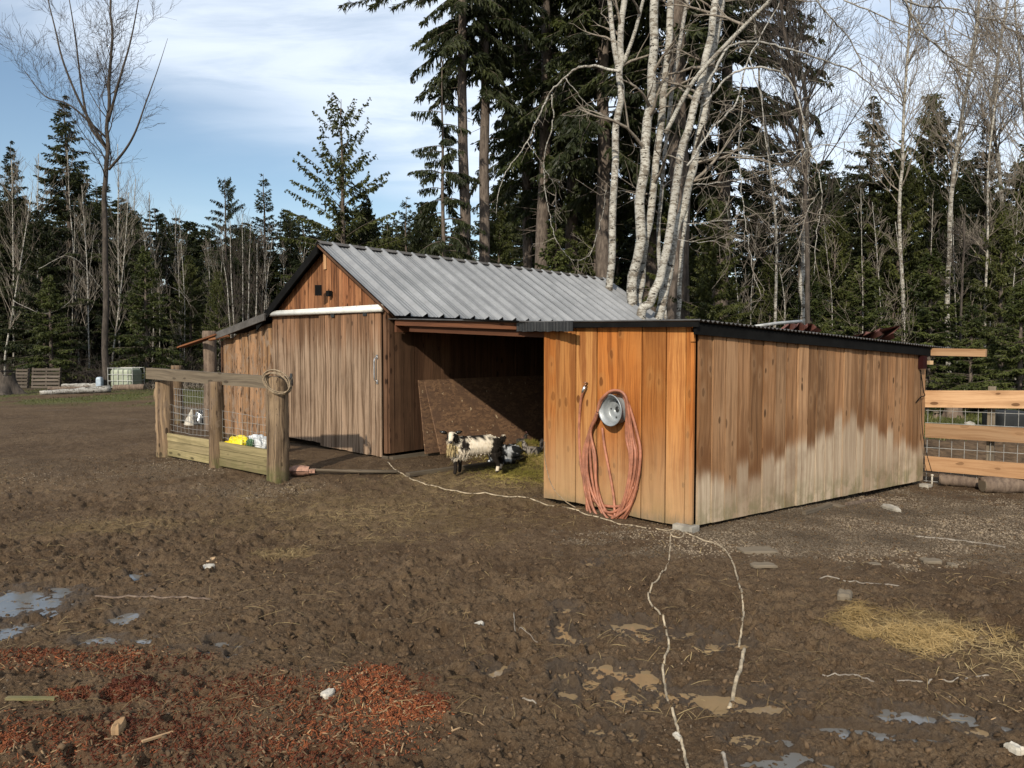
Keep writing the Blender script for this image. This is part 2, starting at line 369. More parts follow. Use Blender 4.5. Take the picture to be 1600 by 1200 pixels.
# bag foil
m, t = mat('silver_black_sack'); P = t.n('TexCoord').outputs['Object']; n = t.noise(P, 7, 3, .5, 1.0)
n = t.noise(P, 4.5, 2, .5, .5); c = t.mix(t.mapr(n, .47, .53), (.03, .032, .035), (.60, .62, .64)); out(t, t.n('BsdfPrincipled', Base_Color=c, Roughness=.3, Metallic=.5)); M['foil'] = m  # silver patches also paint in the foil's highlights
# barks
def bark(name, A, B, vs=(1, 1), birch=False, rough=.9):
    m, t = mat(name); uv = t.n('UVMap', {'uv_map': 'UVMap'}).outputs[0]; P = t.n('TexCoord').outputs['Object']
    if birch:
        n = t.noise(t.scale(uv, 7, 34), 1.0, 4, .7); n2 = t.noise(P, 2.2, 5, .7); n3 = t.noise(t.scale(P, 3, 3, 8), 1.0, 5, .75)
        c = t.mix(t.mapr(n2, .35, .7), A, tuple(x*.62 for x in A)); c = t.mix(t.mapr(n, .50, .60), c, B); c = t.mix(t.mapr(n3, .52, .58), c, B); n5 = t.noise(t.scale(P, 7, 7, 12), 1.0, 4, .7); c = t.mix(t.mapr(n5, .58, .63), c, (.03, .026, .022))
        h = n
    else:
        n = t.noise(t.scale(P, 13, 13, 3), 1.0, 5, .7); n2 = t.noise(P, 1.5, 4, .6); h = n
        c = t.mix(t.mapr(n, .35, .65), A, B); c = t.mix(t.mapr(n2, .45, .7, 0, .5), c, tuple(x*1.3 for x in B))
    b = t.n('BsdfPrincipled', Base_Color=c, Roughness=rough, Normal=bump(t, h, .7, .02)); b.inputs['Specular IOR Level'].default_value = .15
    out(t, b); return m
M['bark_fir'] = bark('fir_bark', (.15, .122, .10), (.06, .048, .04))
M['bark_dark'] = bark('dark_bark', (.085, .07, .058), (.035, .03, .026))
M['bark_birch'] = bark('birch_bark', (.44, .425, .38), (.15, .13, .105), birch=True)
M['bark_alder'] = bark('alder_bark', (.40, .385, .35), (.14, .125, .105), birch=True)
M['bark_twig'] = bark('pale_twigs', (.26, .23, .19), (.15, .125, .10))
M['bark_log'] = bark('log_bark', (.20, .15, .11), (.09, .065, .05))
def leafmat(name, A, B, tr=.25):
    m, t = mat(name); rn = t.attr('rnd'); P = t.n('NewGeometry').outputs['Position']
    c = t.mix(rn, A, B); c = t.mix(t.mapr(t.noise(P, .9, 3, .6), .35, .65), c, tuple(x*.6 for x in A))
    d = t.n('BsdfDiffuse', Color=c, Roughness=.6); tl = t.n('BsdfTranslucent', Color=t.mix(.5, c, (.09, .10, .02)))
    gl = t.n('BsdfGlossy', Color=(.5, .5, .5), Roughness=.5); ms = t.n('MixShader', Fac=tr); t.L.new(d.outputs[0], ms.inputs[1]); t.L.new(tl.outputs[0], ms.inputs[2])
    m2 = t.n('MixShader', Fac=.03); t.L.new(ms.outputs[0], m2.inputs[1]); t.L.new(gl.outputs[0], m2.inputs[2]); out(t, m2); return m
M['shave'] = leafmat('mud_stained_shavings', (.14, .09, .05), (.40, .27, .15), .0)
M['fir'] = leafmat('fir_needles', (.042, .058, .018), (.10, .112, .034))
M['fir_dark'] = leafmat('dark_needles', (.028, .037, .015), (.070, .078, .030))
M['cedar'] = leafmat('cedar_fronds', (.055, .066, .018), (.12, .125, .038))
M['straw'] = leafmat('straw_blades', (.25, .165, .065), (.46, .33, .15), .03)
M['straw_old'] = leafmat('old_straw_blades', (.22, .15, .07), (.42, .32, .16), .1)
M['hay'] = leafmat('green_hay', (.28, .25, .055), (.58, .45, .15), .2)
M['grass'] = leafmat('grass_blades', (.06, .075, .018), (.15, .14, .05), .1)
M['chips'] = leafmat('red_wood_chips', (.095, .025, .012), (.30, .10, .038), .0)
M['chips_pale'] = leafmat('pale_wood_chips', (.40, .25, .13), (.55, .42, .27), .0)
M['pebble'] = leafmat('pebbles', (.085, .065, .045), (.26, .205, .145), .0)
M['clod'] = plain('mud_clods', (.10, .066, .039), .95, 0, .25, 9, .8, 60, .1)
# ================================================================== GROUND
PUD = [  # px, py, rx, ry (pixels), kind
 (25,938,72,17,'sky'),(8,980,26,9,'sky'),(155,994,34,6,'sky'),(222,995,14,4,'sky'),(342,1001,18,6,'sky'),(372,1006,14,4,'sky'),(328,1015,14,4,'sky'),(362,1020,9,5,'sky'),(195,960,18,6,'sky'),(285,1012,16,3,'sky'),(212,897,14,4,'sky'),
 (883,948,20,6,'mud'),(876,985,16,12,'mud'),(903,996,14,5,'mud'),(992,975,32,10,'mud'),(1008,990,18,6,'mud'),(880,1048,18,10,'mud'),(937,1042,24,12,'mud'),(922,1060,16,7,'mud'),(985,1048,30,10,'mud'),(1018,1062,20,16,'mud'),(886,1074,16,12,'mud'),(962,1072,14,7,'mud'),(978,1086,22,11,'mud'),(1018,1098,12,7,'mud'),(950,1088,8,4,'mud'),
 (1085,1084,46,10,'mud'),(1165,1090,62,11,'mud'),(1200,1103,40,7,'mud'),(936,1135,18,8,'mud'),(990,1140,12,8,'mud'),(1140,1000,32,6,'mud'),(1075,985,40,5,'mud'),(1165,1148,34,11,'mud'),(1125,1105,20,5,'mud'),
 (1415,1116,38,11,'sky'),(1497,1112,24,8,'sky'),(1572,1128,14,6,'sky'),(1300,1135,46,7,'sky'),(1365,1138,40,5,'sky'),(1205,1186,48,10,'sky'),(1245,1172,22,8,'sky'),(1390,1150,22,6,'sky'),(1232,1150,18,6,'sky'),(1525,1135,26,8,'mud'),(1290,1185,18,5,'sky'),(1440,1150,26,6,'sky'),(925,875,10,3,'mud'),(770,1040,24,7,'mud'),(1110,1010,14,6,'mud')]
pyrow = np.linspace(1330, 590, 640)
Yf = (EYE*F)/(pyrow-545)
Yb = np.concatenate([np.linspace(-60, 2.55, 24)[:-1], Yf[Yf < 46], np.geomspace(47, 900, 30)])
uc = np.concatenate([-np.geomspace(40, .86, 26)[:-1], np.linspace(-.85, .85, 800), np.geomspace(.86, 40, 26)[1:]])
UU, YY = np.meshgrid(uc, Yb); XX = UU*np.maximum(YY, 2.7)
fine = (np.abs(UU) < .86) & (YY > 2.4)
ZZ = g0(XX, YY)
def mud(X, Y):
    a = (fbm(X*1.1, Y*1.1, 3, 3)-.5)*.05
    rough = sst((fbm(X*.55+4, Y*.55, 3, 9)-.40)/.25)
    b = (np.abs(fbm(X*5, Y*5, 4, 21)-.5))*-.17*(.35+.65*rough)
    c = (fbm(X*15, Y*15, 5, 31, .62)-.5)*.085*(.4+.6*rough)
    d = (fbm(X*50, Y*50, 3, 41, .65)-.5)*.032
    n7 = fbm(X*9+3, Y*9, 3, 51); e = sst((n7-.56)/.08)*.020*rough          # trodden lumps
    return a+b+c+d+e
near = sst((13-YY)/6)
smooth_r = sst((XX-1.0)/1.4)*sst((YY-4.6)/1.5)          # packed gravel on the right
midflat = sst((YY-5.2)/2.0)
amp = np.where(fine, (.35+.65*near)*(1-.6*smooth_r)*(1-.1*midflat), .0)
ZD = mud(XX, YY)*amp
# hoof prints
for _ in range(1100):
    y0 = R.uniform(2.7, 8.5); x0 = R.uniform(-.8, .8)*y0
    ci = np.searchsorted(Yb, [y0-.12, y0+.12]); cj = np.searchsorted(uc, [(x0-.12)/y0, (x0+.12)/y0])
    sl_ = (slice(ci[0], ci[1]), slice(cj[0], cj[1]))
    a = R.uniform(0, 3.14); dx = XX[sl_]-x0; dy = YY[sl_]-y0
    p = (dx*math.cos(a)+dy*math.sin(a))/R.uniform(.035, .06); q = (-dx*math.sin(a)+dy*math.cos(a))/R.uniform(.028, .042); d2 = np.sqrt(p*p+q*q)
    k = R.uniform(.3, 1)*(1-.7*smooth_r[sl_])
    ZD[sl_] += k*(-.034*sst((1.15-d2)/.45)+.016*np.exp(-((d2-1.35)/.28)**2))
wet = np.zeros_like(ZD); puddles = []
for (px, py, rx, ry, kd) in PUD:
    c = G(px, py); Yc = c.y; rw = rx/F*Yc*1.05; rh = ry*Yc*Yc/(EYE*F)*1.15
    dx = (XX-c.x)/rw; dy = (YY-c.y)/rh; nn = (fbm(XX*9+px, YY*9, 3, 5)-.5)*1.5; d2 = np.sqrt(dx*dx+dy*dy)+nn*.5
    w_ = sst((1.35-d2)/.5); m_ = fine & (dx*dx+dy*dy < 6)
    ZD = np.where(m_, ZD*(1-.6*w_)-.036*w_, ZD)
    wet = np.maximum(wet, np.where(m_, sst((2.0-d2)/.8), 0)); ins = m_ & (d2 < .8)
    if ins.sum() > 8:
        lvl = np.quantile((g0(XX, YY)+ZD)[ins], .92 if kd == 'sky' else .50); puddles.append((c, rw, rh, lvl, kd))
def patch(px, py, rx, ry, soft=.6, seed=1, ns=5):
    c = G(px, py); rw = rx/F*c.y; rh = ry*c.y*c.y/(EYE*F); dx = (XX-c.x)/rw; dy = (YY-c.y)/rh
    return sst((1+soft/2-np.sqrt(dx*dx+dy*dy)-(fbm(XX*ns, YY*ns, 4, seed)-.5)*1.6)/soft)
mulch = np.zeros_like(ZD)
for a in [(192,1076,42,18,.5),(115,1085,34,12,.7),(120,1030,150,20,1.2),(600,1070,62,24,.9),(560,1115,110,36,1.2),(640,1108,60,26,1.0),(380,1080,190,30,1.8),(12,1165,24,16,.8),(200,1150,240,40,2.2),(480,1160,170,40,1.9),(60,1018,50,7,.8),(560,1050,60,14,1.0)]:
    mulch = np.maximum(mulch, .92*patch(*a, seed=R.randint(0, 99))*(1.0 if a[4] < .65 else (.6 if a[4] < 1.1 else .34)))
ZD += np.where(fine, .010*sst(mulch), 0)
gravel = np.maximum.reduce([patch(1350, 800, 330, 50, .8, 3), patch(1300, 845, 300, 26, .9, 4), patch(1560, 820, 150, 60, .9, 6), patch(300, 725, 80, 16, .9, 7)*.5, patch(400, 765, 90, 12, .9, 8)*.45, patch(40, 740, 120, 20, 1.2, 8)*.2, patch(1120, 835, 70, 18, .6, 8)])
grass = np.maximum(sst((YY-20.5)/2.5)*sst((-XX-7)/4)*sst((fbm(XX*.5, YY*.35, 4, 8)-.36)/.16), sst((XX-5)/2)*sst((YY-15.5)/1.5))
forestfl = sst((YY-27)/3)
straw = np.maximum.reduce([patch(1440, 980, 110, 30, .6, 11), patch(1565, 1020, 60, 26, 1.0, 12)*.7, patch(160, 822, 110, 14, 1, 13)*.6, patch(450, 862, 40, 8, .8, 14)*.8, patch(770, 755, 150, 14, 1, 15)*.7, patch(600, 800, 240, 30, 1.3, 16)*.5])
ZF = ZZ+ZD
ny, nx = ZF.shape
V = np.stack([XX, YY, ZF], -1).reshape(-1, 3); ii = (np.arange(ny-1)[:, None]*nx+np.arange(nx-1)[None, :]).ravel()
Q = np.stack([ii, ii+1, ii+nx+1, ii+nx], 1)
gm = np_mesh('ground', V, Q, smooth=True)
ca = gm.color_attributes.new('mask', 'FLOAT_COLOR', 'POINT'); ca.data.foreach_set('color', np.stack([mulch, gravel, grass, straw], -1).astype(np.float32).ravel())
ca = gm.color_attributes.new('mask2', 'FLOAT_COLOR', 'POINT'); ca.data.foreach_set('color', np.stack([wet, forestfl, wet*0, wet*0+1], -1).astype(np.float32).ravel())
m, t = mat('mud_ground'); P = t.n('NewGeometry').outputs['Position']
a1 = t.n('Attribute', {'attribute_name': 'mask'}); a2 = t.n('Attribute', {'attribute_name': 'mask2'})
s1 = t.n('SeparateColor', Color=a1.outputs['Color']).outputs; s2 = t.n('SeparateColor', Color=a2.outputs['Color']).outputs
nb = t.noise(P, .7, 5, .6); nm = t.noise(P, 6, 6, .65); nf = t.noise(P, 38, 6, .75); ng = t.noise(P, 170, 3, .6)
c = t.mix(t.mapr(nb, .35, .68), (.074, .047, .027), (.120, .080, .047)); c = t.mix(t.mapr(nm, .42, .68, 0, .6), c, (.16, .11, .066)); c = t.mix(t.mapr(nf, .49, .62, 0, .8), c, (.045, .028, .017)); c = t.mix(t.mapr(t.noise(P, 100, 4, .7), .54, .66, 0, .55), c, (.21, .155, .10))
c = t.mix(t.mapr(ng, .70, .76, 0, .4), c, (.20, .15, .10))
vg = t.n('TexVoronoi', Vector=P, Scale=55.0); vgc = t.n('SeparateColor', Color=vg.outputs['Color']).outputs[0]
gc = t.mix(vgc, (.065, .048, .032), (.22, .17, .115)); c = t.mix(t.math('MULTIPLY', s1[1], t.mapr(nf, .38, .55, .15, .9)), c, gc)
vm = t.n('TexVoronoi', Vector=t.scale(P, 1, 1, 1), Scale=90.0); vmc = t.n('SeparateColor', Color=vm.outputs['Color']).outputs[1]
mc = t.mix(t.mapr(vmc, .1, .9), (.06, .018, .010), (.20, .058, .022)); c = t.mix(t.math('MULTIPLY', s1[0], t.mapr(nf, .25, .6, 1.0, .45)), c, mc)
sc_ = t.mix(nf, (.16, .11, .055), (.34, .25, .12)); c = t.mix(t.math('MULTIPLY', t.attr('mask', 'Alpha'), .35), c, sc_)
c = t.mix(t.math('MULTIPLY', s1[2], t.mapr(nm, .35, .6, .4, 1)), c, t.mix(nf, (.045, .06, .018), (.12, .125, .04)))
c = t.mix(t.math('MULTIPLY', s2[1], .75), c, t.mix(nm, (.03, .026, .016), (.075, .06, .035)))
c = t.mix(t.math('MULTIPLY', s2[0], .55), c, (.045, .031, .019))
wr = t.math('MAXIMUM', t.math('MULTIPLY', s2[0], .8), t.mapr(t.noise(P, 1.6, 4, .6), .55, .75, 0, .35))
wr = t.math('MULTIPLY', wr, t.math('SUBTRACT', 1.0, s1[1]))
rg = t.math('SUBTRACT', .97, t.math('MULTIPLY', wr, .55))
b = t.n('BsdfPrincipled', Base_Color=c, Roughness=rg, Normal=bump(t, t.math('ADD', nf, t.math('MULTIPLY', ng, .5)), 1.0, .022)); t.L.new(t.math('ADD', .10, t.math('MULTIPLY', wr, .25)), b.inputs['Specular IOR Level'])
out(t, b); M['ground'] = m
tag(link('ground', gm, m), kind='structure')
def zq(x, y):   # displaced ground height, bilinear
    u = x/max(y, 2.7); j = int(np.clip(np.searchsorted(uc, u)-1, 0, nx-2)); i = int(np.clip(np.searchsorted(Yb, y)-1, 0, ny-2))
    fu = (u-uc[j])/(uc[j+1]-uc[j]); fy = (y-Yb[i])/(Yb[i+1]-Yb[i])
    return float((ZF[i, j]*(1-fu)+ZF[i, j+1]*fu)*(1-fy)+(ZF[i+1, j]*(1-fu)+ZF[i+1, j+1]*fu)*fy)
def zqa(x, y):
    u = x/np.maximum(y, 2.7); j = np.clip(np.searchsorted(uc, u)-1, 0, nx-2); i = np.clip(np.searchsorted(Yb, y)-1, 0, ny-2)
    fu = (u-uc[j])/(uc[j+1]-uc[j]); fy = (y-Yb[i])/(Yb[i+1]-Yb[i])
    return (ZF[i, j]*(1-fu)+ZF[i, j+1]*fu)*(1-fy)+(ZF[i+1, j]*(1-fu)+ZF[i+1, j+1]*fu)*fy
def water(name, c, rough, rip):
    m, t = mat(name); P = t.n('NewGeometry').outputs['Position']
    b = t.n('BsdfPrincipled', Base_Color=t.mix(t.noise(P, 9, 3, .5), c, tuple(x*.7 for x in c)), Roughness=rough, Normal=bump(t, t.noise(P, 14, 2, .5), rip, .003)); b.inputs['IOR'].default_value = 1.33; b.inputs['Specular IOR Level'].default_value = .9
    out(t, b); return m
M['w_sky'] = water('sky_paled_puddle_water', (.15, .145, .135), .06, .12); M['w_mud'] = water('silty_puddle_water', (.25, .175, .095), .05, .1)  # sky puddles: silt-pale base colour also stands in for reflected sky
for (c, rw, rh, lvl, kd) in puddles:
    n_ = 28; vs = [(c.x+rw*1.5*math.cos(6.2832*k/n_), c.y+rh*1.5*math.sin(6.2832*k/n_), lvl) for k in range(n_)]
    mb = MB(); mb.v = vs; mb.face(range(n_)); tag(mb.build('puddle', M['w_'+kd]), kind='structure')

# ---- vectorised scatter of small pieces
def rotm(a, b, c):
    ca, sa, cb, sb, cc, sc2 = np.cos(a), np.sin(a), np.cos(b), np.sin(b), np.cos(c), np.sin(c)
    m = np.empty((len(a), 3, 3)); m[:, 0, 0] = ca*cb; m[:, 0, 1] = ca*sb*sc2-sa*cc; m[:, 0, 2] = ca*sb*cc+sa*sc2
    m[:, 1, 0] = sa*cb; m[:, 1, 1] = sa*sb*sc2+ca*cc; m[:, 1, 2] = sa*sb*cc-ca*sc2; m[:, 2, 0] = -sb; m[:, 2, 1] = cb*sc2; m[:, 2, 2] = cb*cc
    return m
def scatter(name, tv, tf, x, y, dz, sc, material, tilt=.3, label=None, z=None):
    n = len(x); tv = np.array(tv, float); tf = np.array(tf)
    m = rotm(NR.uniform(0, 6.283, n), NR.normal(0, tilt, n), NR.normal(0, tilt, n))
    z = zqa(x, y) if z is None else z
    Vv = np.einsum('nij,kj->nki', m, tv)*sc[:, None, None] if sc.ndim == 1 else np.einsum('nij,nkj->nki', m, tv[None]*sc[:, None, :])
    Vv[..., 0] += x[:, None]; Vv[..., 1] += y[:, None]; Vv[..., 2] += (z+dz)[:, None]
    Qs = (tf[None]+(np.arange(n)*len(tv))[:, None, None]).reshape(-1, tf.shape[1])
    o = link(name, np_mesh(name, Vv.reshape(-1, 3), Qs, np.repeat(NR.random(n), len(tf))), material)
    return tag(o, label, kind='stuff')
def pick(mask, n, lo=.3, power=1.0, y0=2.6, y1=14):
    xs, ys = [], []; tot = 0
    while tot < n:
        y = y0+(y1-y0)*NR.random(n*2)**1.3; x = NR.uniform(-.8, .8, n*2)*y
        j = np.clip(np.searchsorted(uc, x/np.maximum(y, 2.7))-1, 0, nx-2); i = np.clip(np.searchsorted(Yb, y)-1, 0, ny-2)
        k = NR.random(n*2) < np.clip(mask[i, j], 0, 1)**power
        xs.append(x[k]); ys.append(y[k]); tot += k.sum()
        if len(xs) > 60: break
    return np.concatenate(xs)[:n], np.concatenate(ys)[:n]
CUBE = [(-1,-1,-1),(1,-1,-1),(1,1,-1),(-1,1,-1),(-1,-1,1),(1,-1,1),(1,1,1),(-1,1,1)]
CF = [(0,3,2,1),(4,5,6,7),(0,1,5,4),(1,2,6,5),(2,3,7,6),(3,0,4,7)]
ROCK = [(x*(.7 if z > 0 else 1)+.15*z, y*(.65 if z > 0 else 1), z*.7) for (x, y, z) in CUBE]
BLADE = [(-1,-.03,0),(-.3,-.04,.10),(.4,-.03,.08),(1,-.02,0),(-1,.03,0),(-.3,.04,.11),(.4,.03,.09),(1,.02,0)]
BF = [(0,1,5,4),(1,2,6,5),(2,3,7,6)]
x, y = pick(mulch, 17000, power=1.8, y1=6.5); n = len(x)
scatter('red_wood_chips', CUBE, CF, x, y, .003, np.stack([.003+.016*NR.random(n)**3, NR.uniform(.0012, .0035, n), NR.uniform(.001, .002, n)], 1), M['chips'], .5, 'reddish orange wood chips spread over the mud in the foreground')
x, y = pick(mulch*.8+.008, 1500, y1=7); n = len(x)
scatter('pale_wood_shavings', CUBE, CF, x, y, .004, np.stack([NR.uniform(.006, .026, n), NR.uniform(.002, .004, n), NR.uniform(.001, .002, n)], 1), M['shave'], .4, 'pale wood shavings among the red chips')
x, y = pick(gravel, 20000, y0=5, y1=15); n = len(x)
scatter('gravel', ROCK, CF, x, y, .002, np.stack([NR.uniform(.004, .013, n), NR.uniform(.004, .011, n), NR.uniform(.003, .007, n)], 1), M['pebble'], .4, 'loose gravel beside the shed and fence')
x, y = pick(np.ones_like(ZF)*.9, 6000, y1=11); n = len(x)
scatter('mud_clods', ROCK, CF, x, y, .002, np.stack([NR.uniform(.004, .02, n), NR.uniform(.004, .017, n), NR.uniform(.004, .012, n)], 1), M['clod'], .5, 'small clods of trodden mud')
x, y = pick(np.ones_like(ZF)*.9, 1500, y1=9); n = len(x)
scatter('stone_specks', ROCK, CF, x, y, .002, np.stack([NR.uniform(.002, .008, n), NR.uniform(.002, .006, n), NR.uniform(.002, .004, n)], 1), M['pebble'], .5, 'tiny pale stones in the mud')
x, y = pick(patch(1440, 980, 105, 28, .9, 11)*sst((fbm(XX*7, YY*7, 4, 77)-.38)/.2), 4200, power=1.6, y1=8); n = len(x)
scatter('straw_heap', BLADE, BF, x, y, NR.uniform(.0, .03, n), np.stack([NR.uniform(.02, .11, n), NR.uniform(.02, .04, n), NR.uniform(.03, .1, n)], 1), M['straw'], .25, 'golden straw scattered on the mud at the right')
x, y = pick(np.maximum(straw, .022)*(YY > 3.5), 9000, y0=3.5, y1=11.5); n = len(x)
scatter('loose_straw', BLADE, BF, x, y, NR.uniform(.0, .015, n), np.stack([NR.uniform(.02, .09, n), NR.uniform(.025, .05, n), NR.uniform(.03, .1, n)], 1), M['straw_old'], .12, 'thin loose straw strewn over the yard')

# ================================================================== BARN
C0 = Vector((-1.83, 11.1, 0)); Bd = Vector((-.757, .656, 0)).normalized(); Ad = Vector((.656, .757, 0)).normalized(); UP = Vector((0, 0, 1))
GN = -Ad; WN = -Bd                                  # outward normals: gable front, side wall
def wall(mb, P, U, L, zb, zt, N, widths, th=.022, gap=.007, t0=0.0, jag=0.0, wallL=None):
    """vertical boards along U from P, zb/zt functions of distance"""
    t_ = t0; k = 0
    while t_ < L-.01:
        wd = widths[k % len(widths)]*R.uniform(.97, 1.03) if len(widths) > 1 else widths[0]*R.uniform(.92, 1.08)
        k += 1; a, b_ = t_, min(t_+wd, L); t_ += wd
        if b_-a < .02: break
        aa, bb = a, b_-gap; r = R.random(); tt = th*R.uniform(.8, 1.25); jb = R.uniform(-jag, jag)
        A0, A1 = P+U*aa, P+U*bb; b0 = len(mb.v); off = R.uniform(-.006, .006)
        zs = (zb(aa)+jb, zb(bb)+jb, zt(bb), zt(aa)); q = (A0, A1, A1, A0)
        for lay in (0, 1):
            for p, z in zip(q, zs): mb.v.append(Vector((p.x, p.y, z))+N*(tt*lay+off))
        uo = (R.random()*9, R.random()*9)
        uvs = [(x_+uo[0], z+uo[1]) for x_, z in zip((aa, bb, bb, aa), zs)]
        WL = wallL or L; uws = [(x_/WL, z-.0) for x_, z in zip((aa, bb, bb, aa), zs)]
        ok = (U.cross(UP)).dot(N) > 0
        def fc(idx, uv, uw): mb.face([b0+i for i in (idx if ok else idx[::-1])], uv if ok else uv[::-1], r, uw if ok else uw[::-1])
        fc([4, 5, 6, 7], uvs, uws); fc([3, 2, 1, 0], uvs[::-1], uws[::-1])
        s_ = [(uo[0], zs[0]), (uo[0]+.02, zs[0]), (uo[0]+.02, zs[3]), (uo[0], zs[3])]
        fc([0, 4, 7, 3], s_, [uws[0], uws[0], uws[3], uws[3]]); fc([5, 1, 2, 6], s_, [uws[1], uws[1], uws[2], uws[2]])
        fc([0, 1, 5, 4], s_, [uws[0]]*4); fc([7, 6, 2, 3], s_, [uws[2]]*4)
PK = 1.6; ZC = 2.43; ZP = 3.46; SL = (ZP-ZC)/PK
def zroof(s): return ZP-abs(s-PK)*SL
barn = empty('barn', C0+Bd*1.6+Ad*4+Vector((0, 0, .15)), 'weathered cedar barn with ribbed metal roof and double sliding doors', 'barn')
mb = MB()
wall(mb, C0.copy(), Bd, 3.22, lambda t_: 2.40, lambda t_: zroof(t_)-.03, GN, [.16], jag=.01)
# board crossing the peak is clipped by building the peak edge as a slim king board
mb.build('gable_wall', M['gable'], barn)
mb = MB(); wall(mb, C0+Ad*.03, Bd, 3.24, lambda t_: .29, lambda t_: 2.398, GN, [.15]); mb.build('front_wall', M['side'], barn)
def door(s0, s1, off, zb, zt, label=None):
    mb = MB(); P = C0+Bd*s0+GN*off
    wall(mb, P, Bd, s1-s0, lambda t_: zb+.02*t_, lambda t_: zt, GN, [.142], th=.02, gap=.012, jag=.004)
    return mb.build('sliding_door', M['door'], barn)
dl = door(1.62, 3.20, .035, .235, 2.37); dl['label'] = 'left door leaf hanging slightly higher'
dr = door(.10, 1.70, .085, .165, 2.35); dr['label'] = 'right door leaf with metal pull handle'
hp = C0+Bd*.18+GN*.115
mb = MB()
hz0, hz1 = 1.30, 1.68
mb.tube([hp+UP*hz0, hp+GN*.045+UP*(hz0+.03), hp+GN*.055+UP*(hz0+.07), hp+GN*.055+UP*(hz1-.07), hp+GN*.045+UP*(hz1-.03), hp+UP*hz1], .011, 8)
mb.cbox(hp+UP*hz0+GN*.0, .04, .012, .06, math.atan2(Bd.y, Bd.x)); mb.cbox(hp+UP*hz1, .04, .012, .06, math.atan2(Bd.y, Bd.x))
mb.build('handle', M['steel'], dr)
for s in (.45, 1.28):
    mb = MB(); mb.cbox(C0+Bd*s+GN*.125+UP*2.33, .09, .012, .05, math.atan2(Bd.y, Bd.x)); mb.cbox(C0+Bd*s+GN*.125+UP*2.37, .03, .02, .05, math.atan2(Bd.y, Bd.x)); mb.build('hanger', M['iron'], dr)
mb = MB(); a = C0+Bd*.02+GN*.13; b_ = C0+Bd*3.26+GN*.13
mb.tube([a+UP*2.395, b_+UP*2.415], .045, 14); mb.build('door_track', M['white_metal'], barn, True)
mb = MB()
for k in range(9): mb.cbox(C0+Bd*(.3+.35*k)+GN*.10+UP*2.45, .03, .05, .025, math.atan2(Bd.y, Bd.x))
mb.box(C0+Bd*.02+GN*.09+UP*2.43, Bd*3.24, GN*.035, UP*.035); mb.build('track_bracket', M['white_metal'], barn)
# corner post, side wall, skid
mb = MB(); mb.box(C0+GN*.05+WN*.0+UP*.22, Bd*.075, UP*2.2, GN*.03); mb.box(C0+WN*.0+GN*.05+UP*.22, Ad*.09, UP*2.2, WN*.03); mb.build('corner_trim', M['side'], barn)
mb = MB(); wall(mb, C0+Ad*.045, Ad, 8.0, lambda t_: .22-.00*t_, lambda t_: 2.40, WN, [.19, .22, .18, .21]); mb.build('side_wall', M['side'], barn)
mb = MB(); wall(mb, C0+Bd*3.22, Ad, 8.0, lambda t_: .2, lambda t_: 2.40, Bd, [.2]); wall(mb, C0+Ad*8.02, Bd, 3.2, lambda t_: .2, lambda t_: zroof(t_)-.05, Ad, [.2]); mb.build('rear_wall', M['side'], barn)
mb = MB(); mb.box(C0+GN*.09+WN*.06+UP*.10, Ad*2.6, WN*.09, UP*.085); mb.box(C0+GN*.09+WN*.06+UP*.10, Bd*.14, GN*.03, UP*.085); mb.build('skid', M['grey'], barn)
# roof sheets with trapezoid ribs
def roof_sheet(P, U, L, D, mb, pitch=.345, h=.058, back=True):
    """U along ridge, D down-slope vector; ribs run along D"""
    prof = []; t_ = 0.0; Nn = U.cross(D).normalized()
    if Nn.z < 0: Nn = -Nn
    while t_ < L:
        for (dx, hh) in ((0, 0), (.07, 0), (.075, .006), (.09, .006), (.095, 0), (.145, 0), (.15, .006), (.165, .006), (.17, 0), (.195, 0), (.255, h), (.275, h), (.310, 0)):
            if t_+dx*pitch/.345 <= L: prof.append((t_+dx*pitch/.345, hh))
        t_ += pitch
    prof.append((L, 0)); n0 = len(mb.v); m_ = len(prof)
    for (tt, hh) in prof: mb.v.append(P+U*tt+Nn*hh)
    for (tt, hh) in prof: mb.v.append(P+U*tt+D+Nn*hh)
    for i in range(m_-1):
        q = [n0+i, n0+i+1, n0+m_+i+1, n0+m_+i]
        if (mb.v[q[1]]-mb.v[q[0]]).cross(mb.v[q[3]]-mb.v[q[0]]).dot(Nn) < 0: q = q[::-1]
        mb.face(q, None, .5)
    return Nn
RT = Vector((0, 0, 1)); ridge = C0+Bd*PK+GN*.16; EV = PK+.30
rz = ZP+.05
for sgn, mname in ((1, 'roof'), (-1, 'roof')):
    mb = MB(); dirv = WN if sgn > 0 else -WN; D = dirv*EV-UP*(EV*SL)
    roof_sheet(ridge+UP*rz, Ad, 8.5, D, mb); ro = mb.build('roof_sheet', M['roof'], barn)
    mb = MB(); mb.box(ridge+UP*(rz-.03)+Ad*.02, Ad*8.45, D*.995, Vector((0, 0, .022))); mb.build('roof_deck', M['black'], barn)
mb = MB()
for sgn in (1, -1):
    dirv = WN if sgn > 0 else -WN; D = dirv*.08-UP*(.08*SL); p = ridge+UP*(rz+.040)-Ad*.01
    mb.box(p, Ad*8.52, D, UP*.006)
mb.build('ridge_cap', M['darkroof'], barn)
mb = MB()
D = -WN*EV-UP*(EV*SL); mb.box(ridge-Ad*.025+UP*(rz-.17), D, UP*.15, Ad*.03); mb.build('rake_board', M['black'], barn)  # black board stands in for the shaded underside of the left overhang
mb = MB(); D = WN*(EV*.93)-UP*(EV*SL*.93); mb.box(ridge-Ad*.02+UP*(rz-.055), D, UP*.03, Ad*.02); mb.build('rake_board', M['side'], barn)
mb = MB()
mb.box(C0+Bd*(PK-.035)+GN*.025+UP*(ZP-.36), Bd*.07, UP*.30, GN*.012); mb.build('king_board', M['new'], barn)
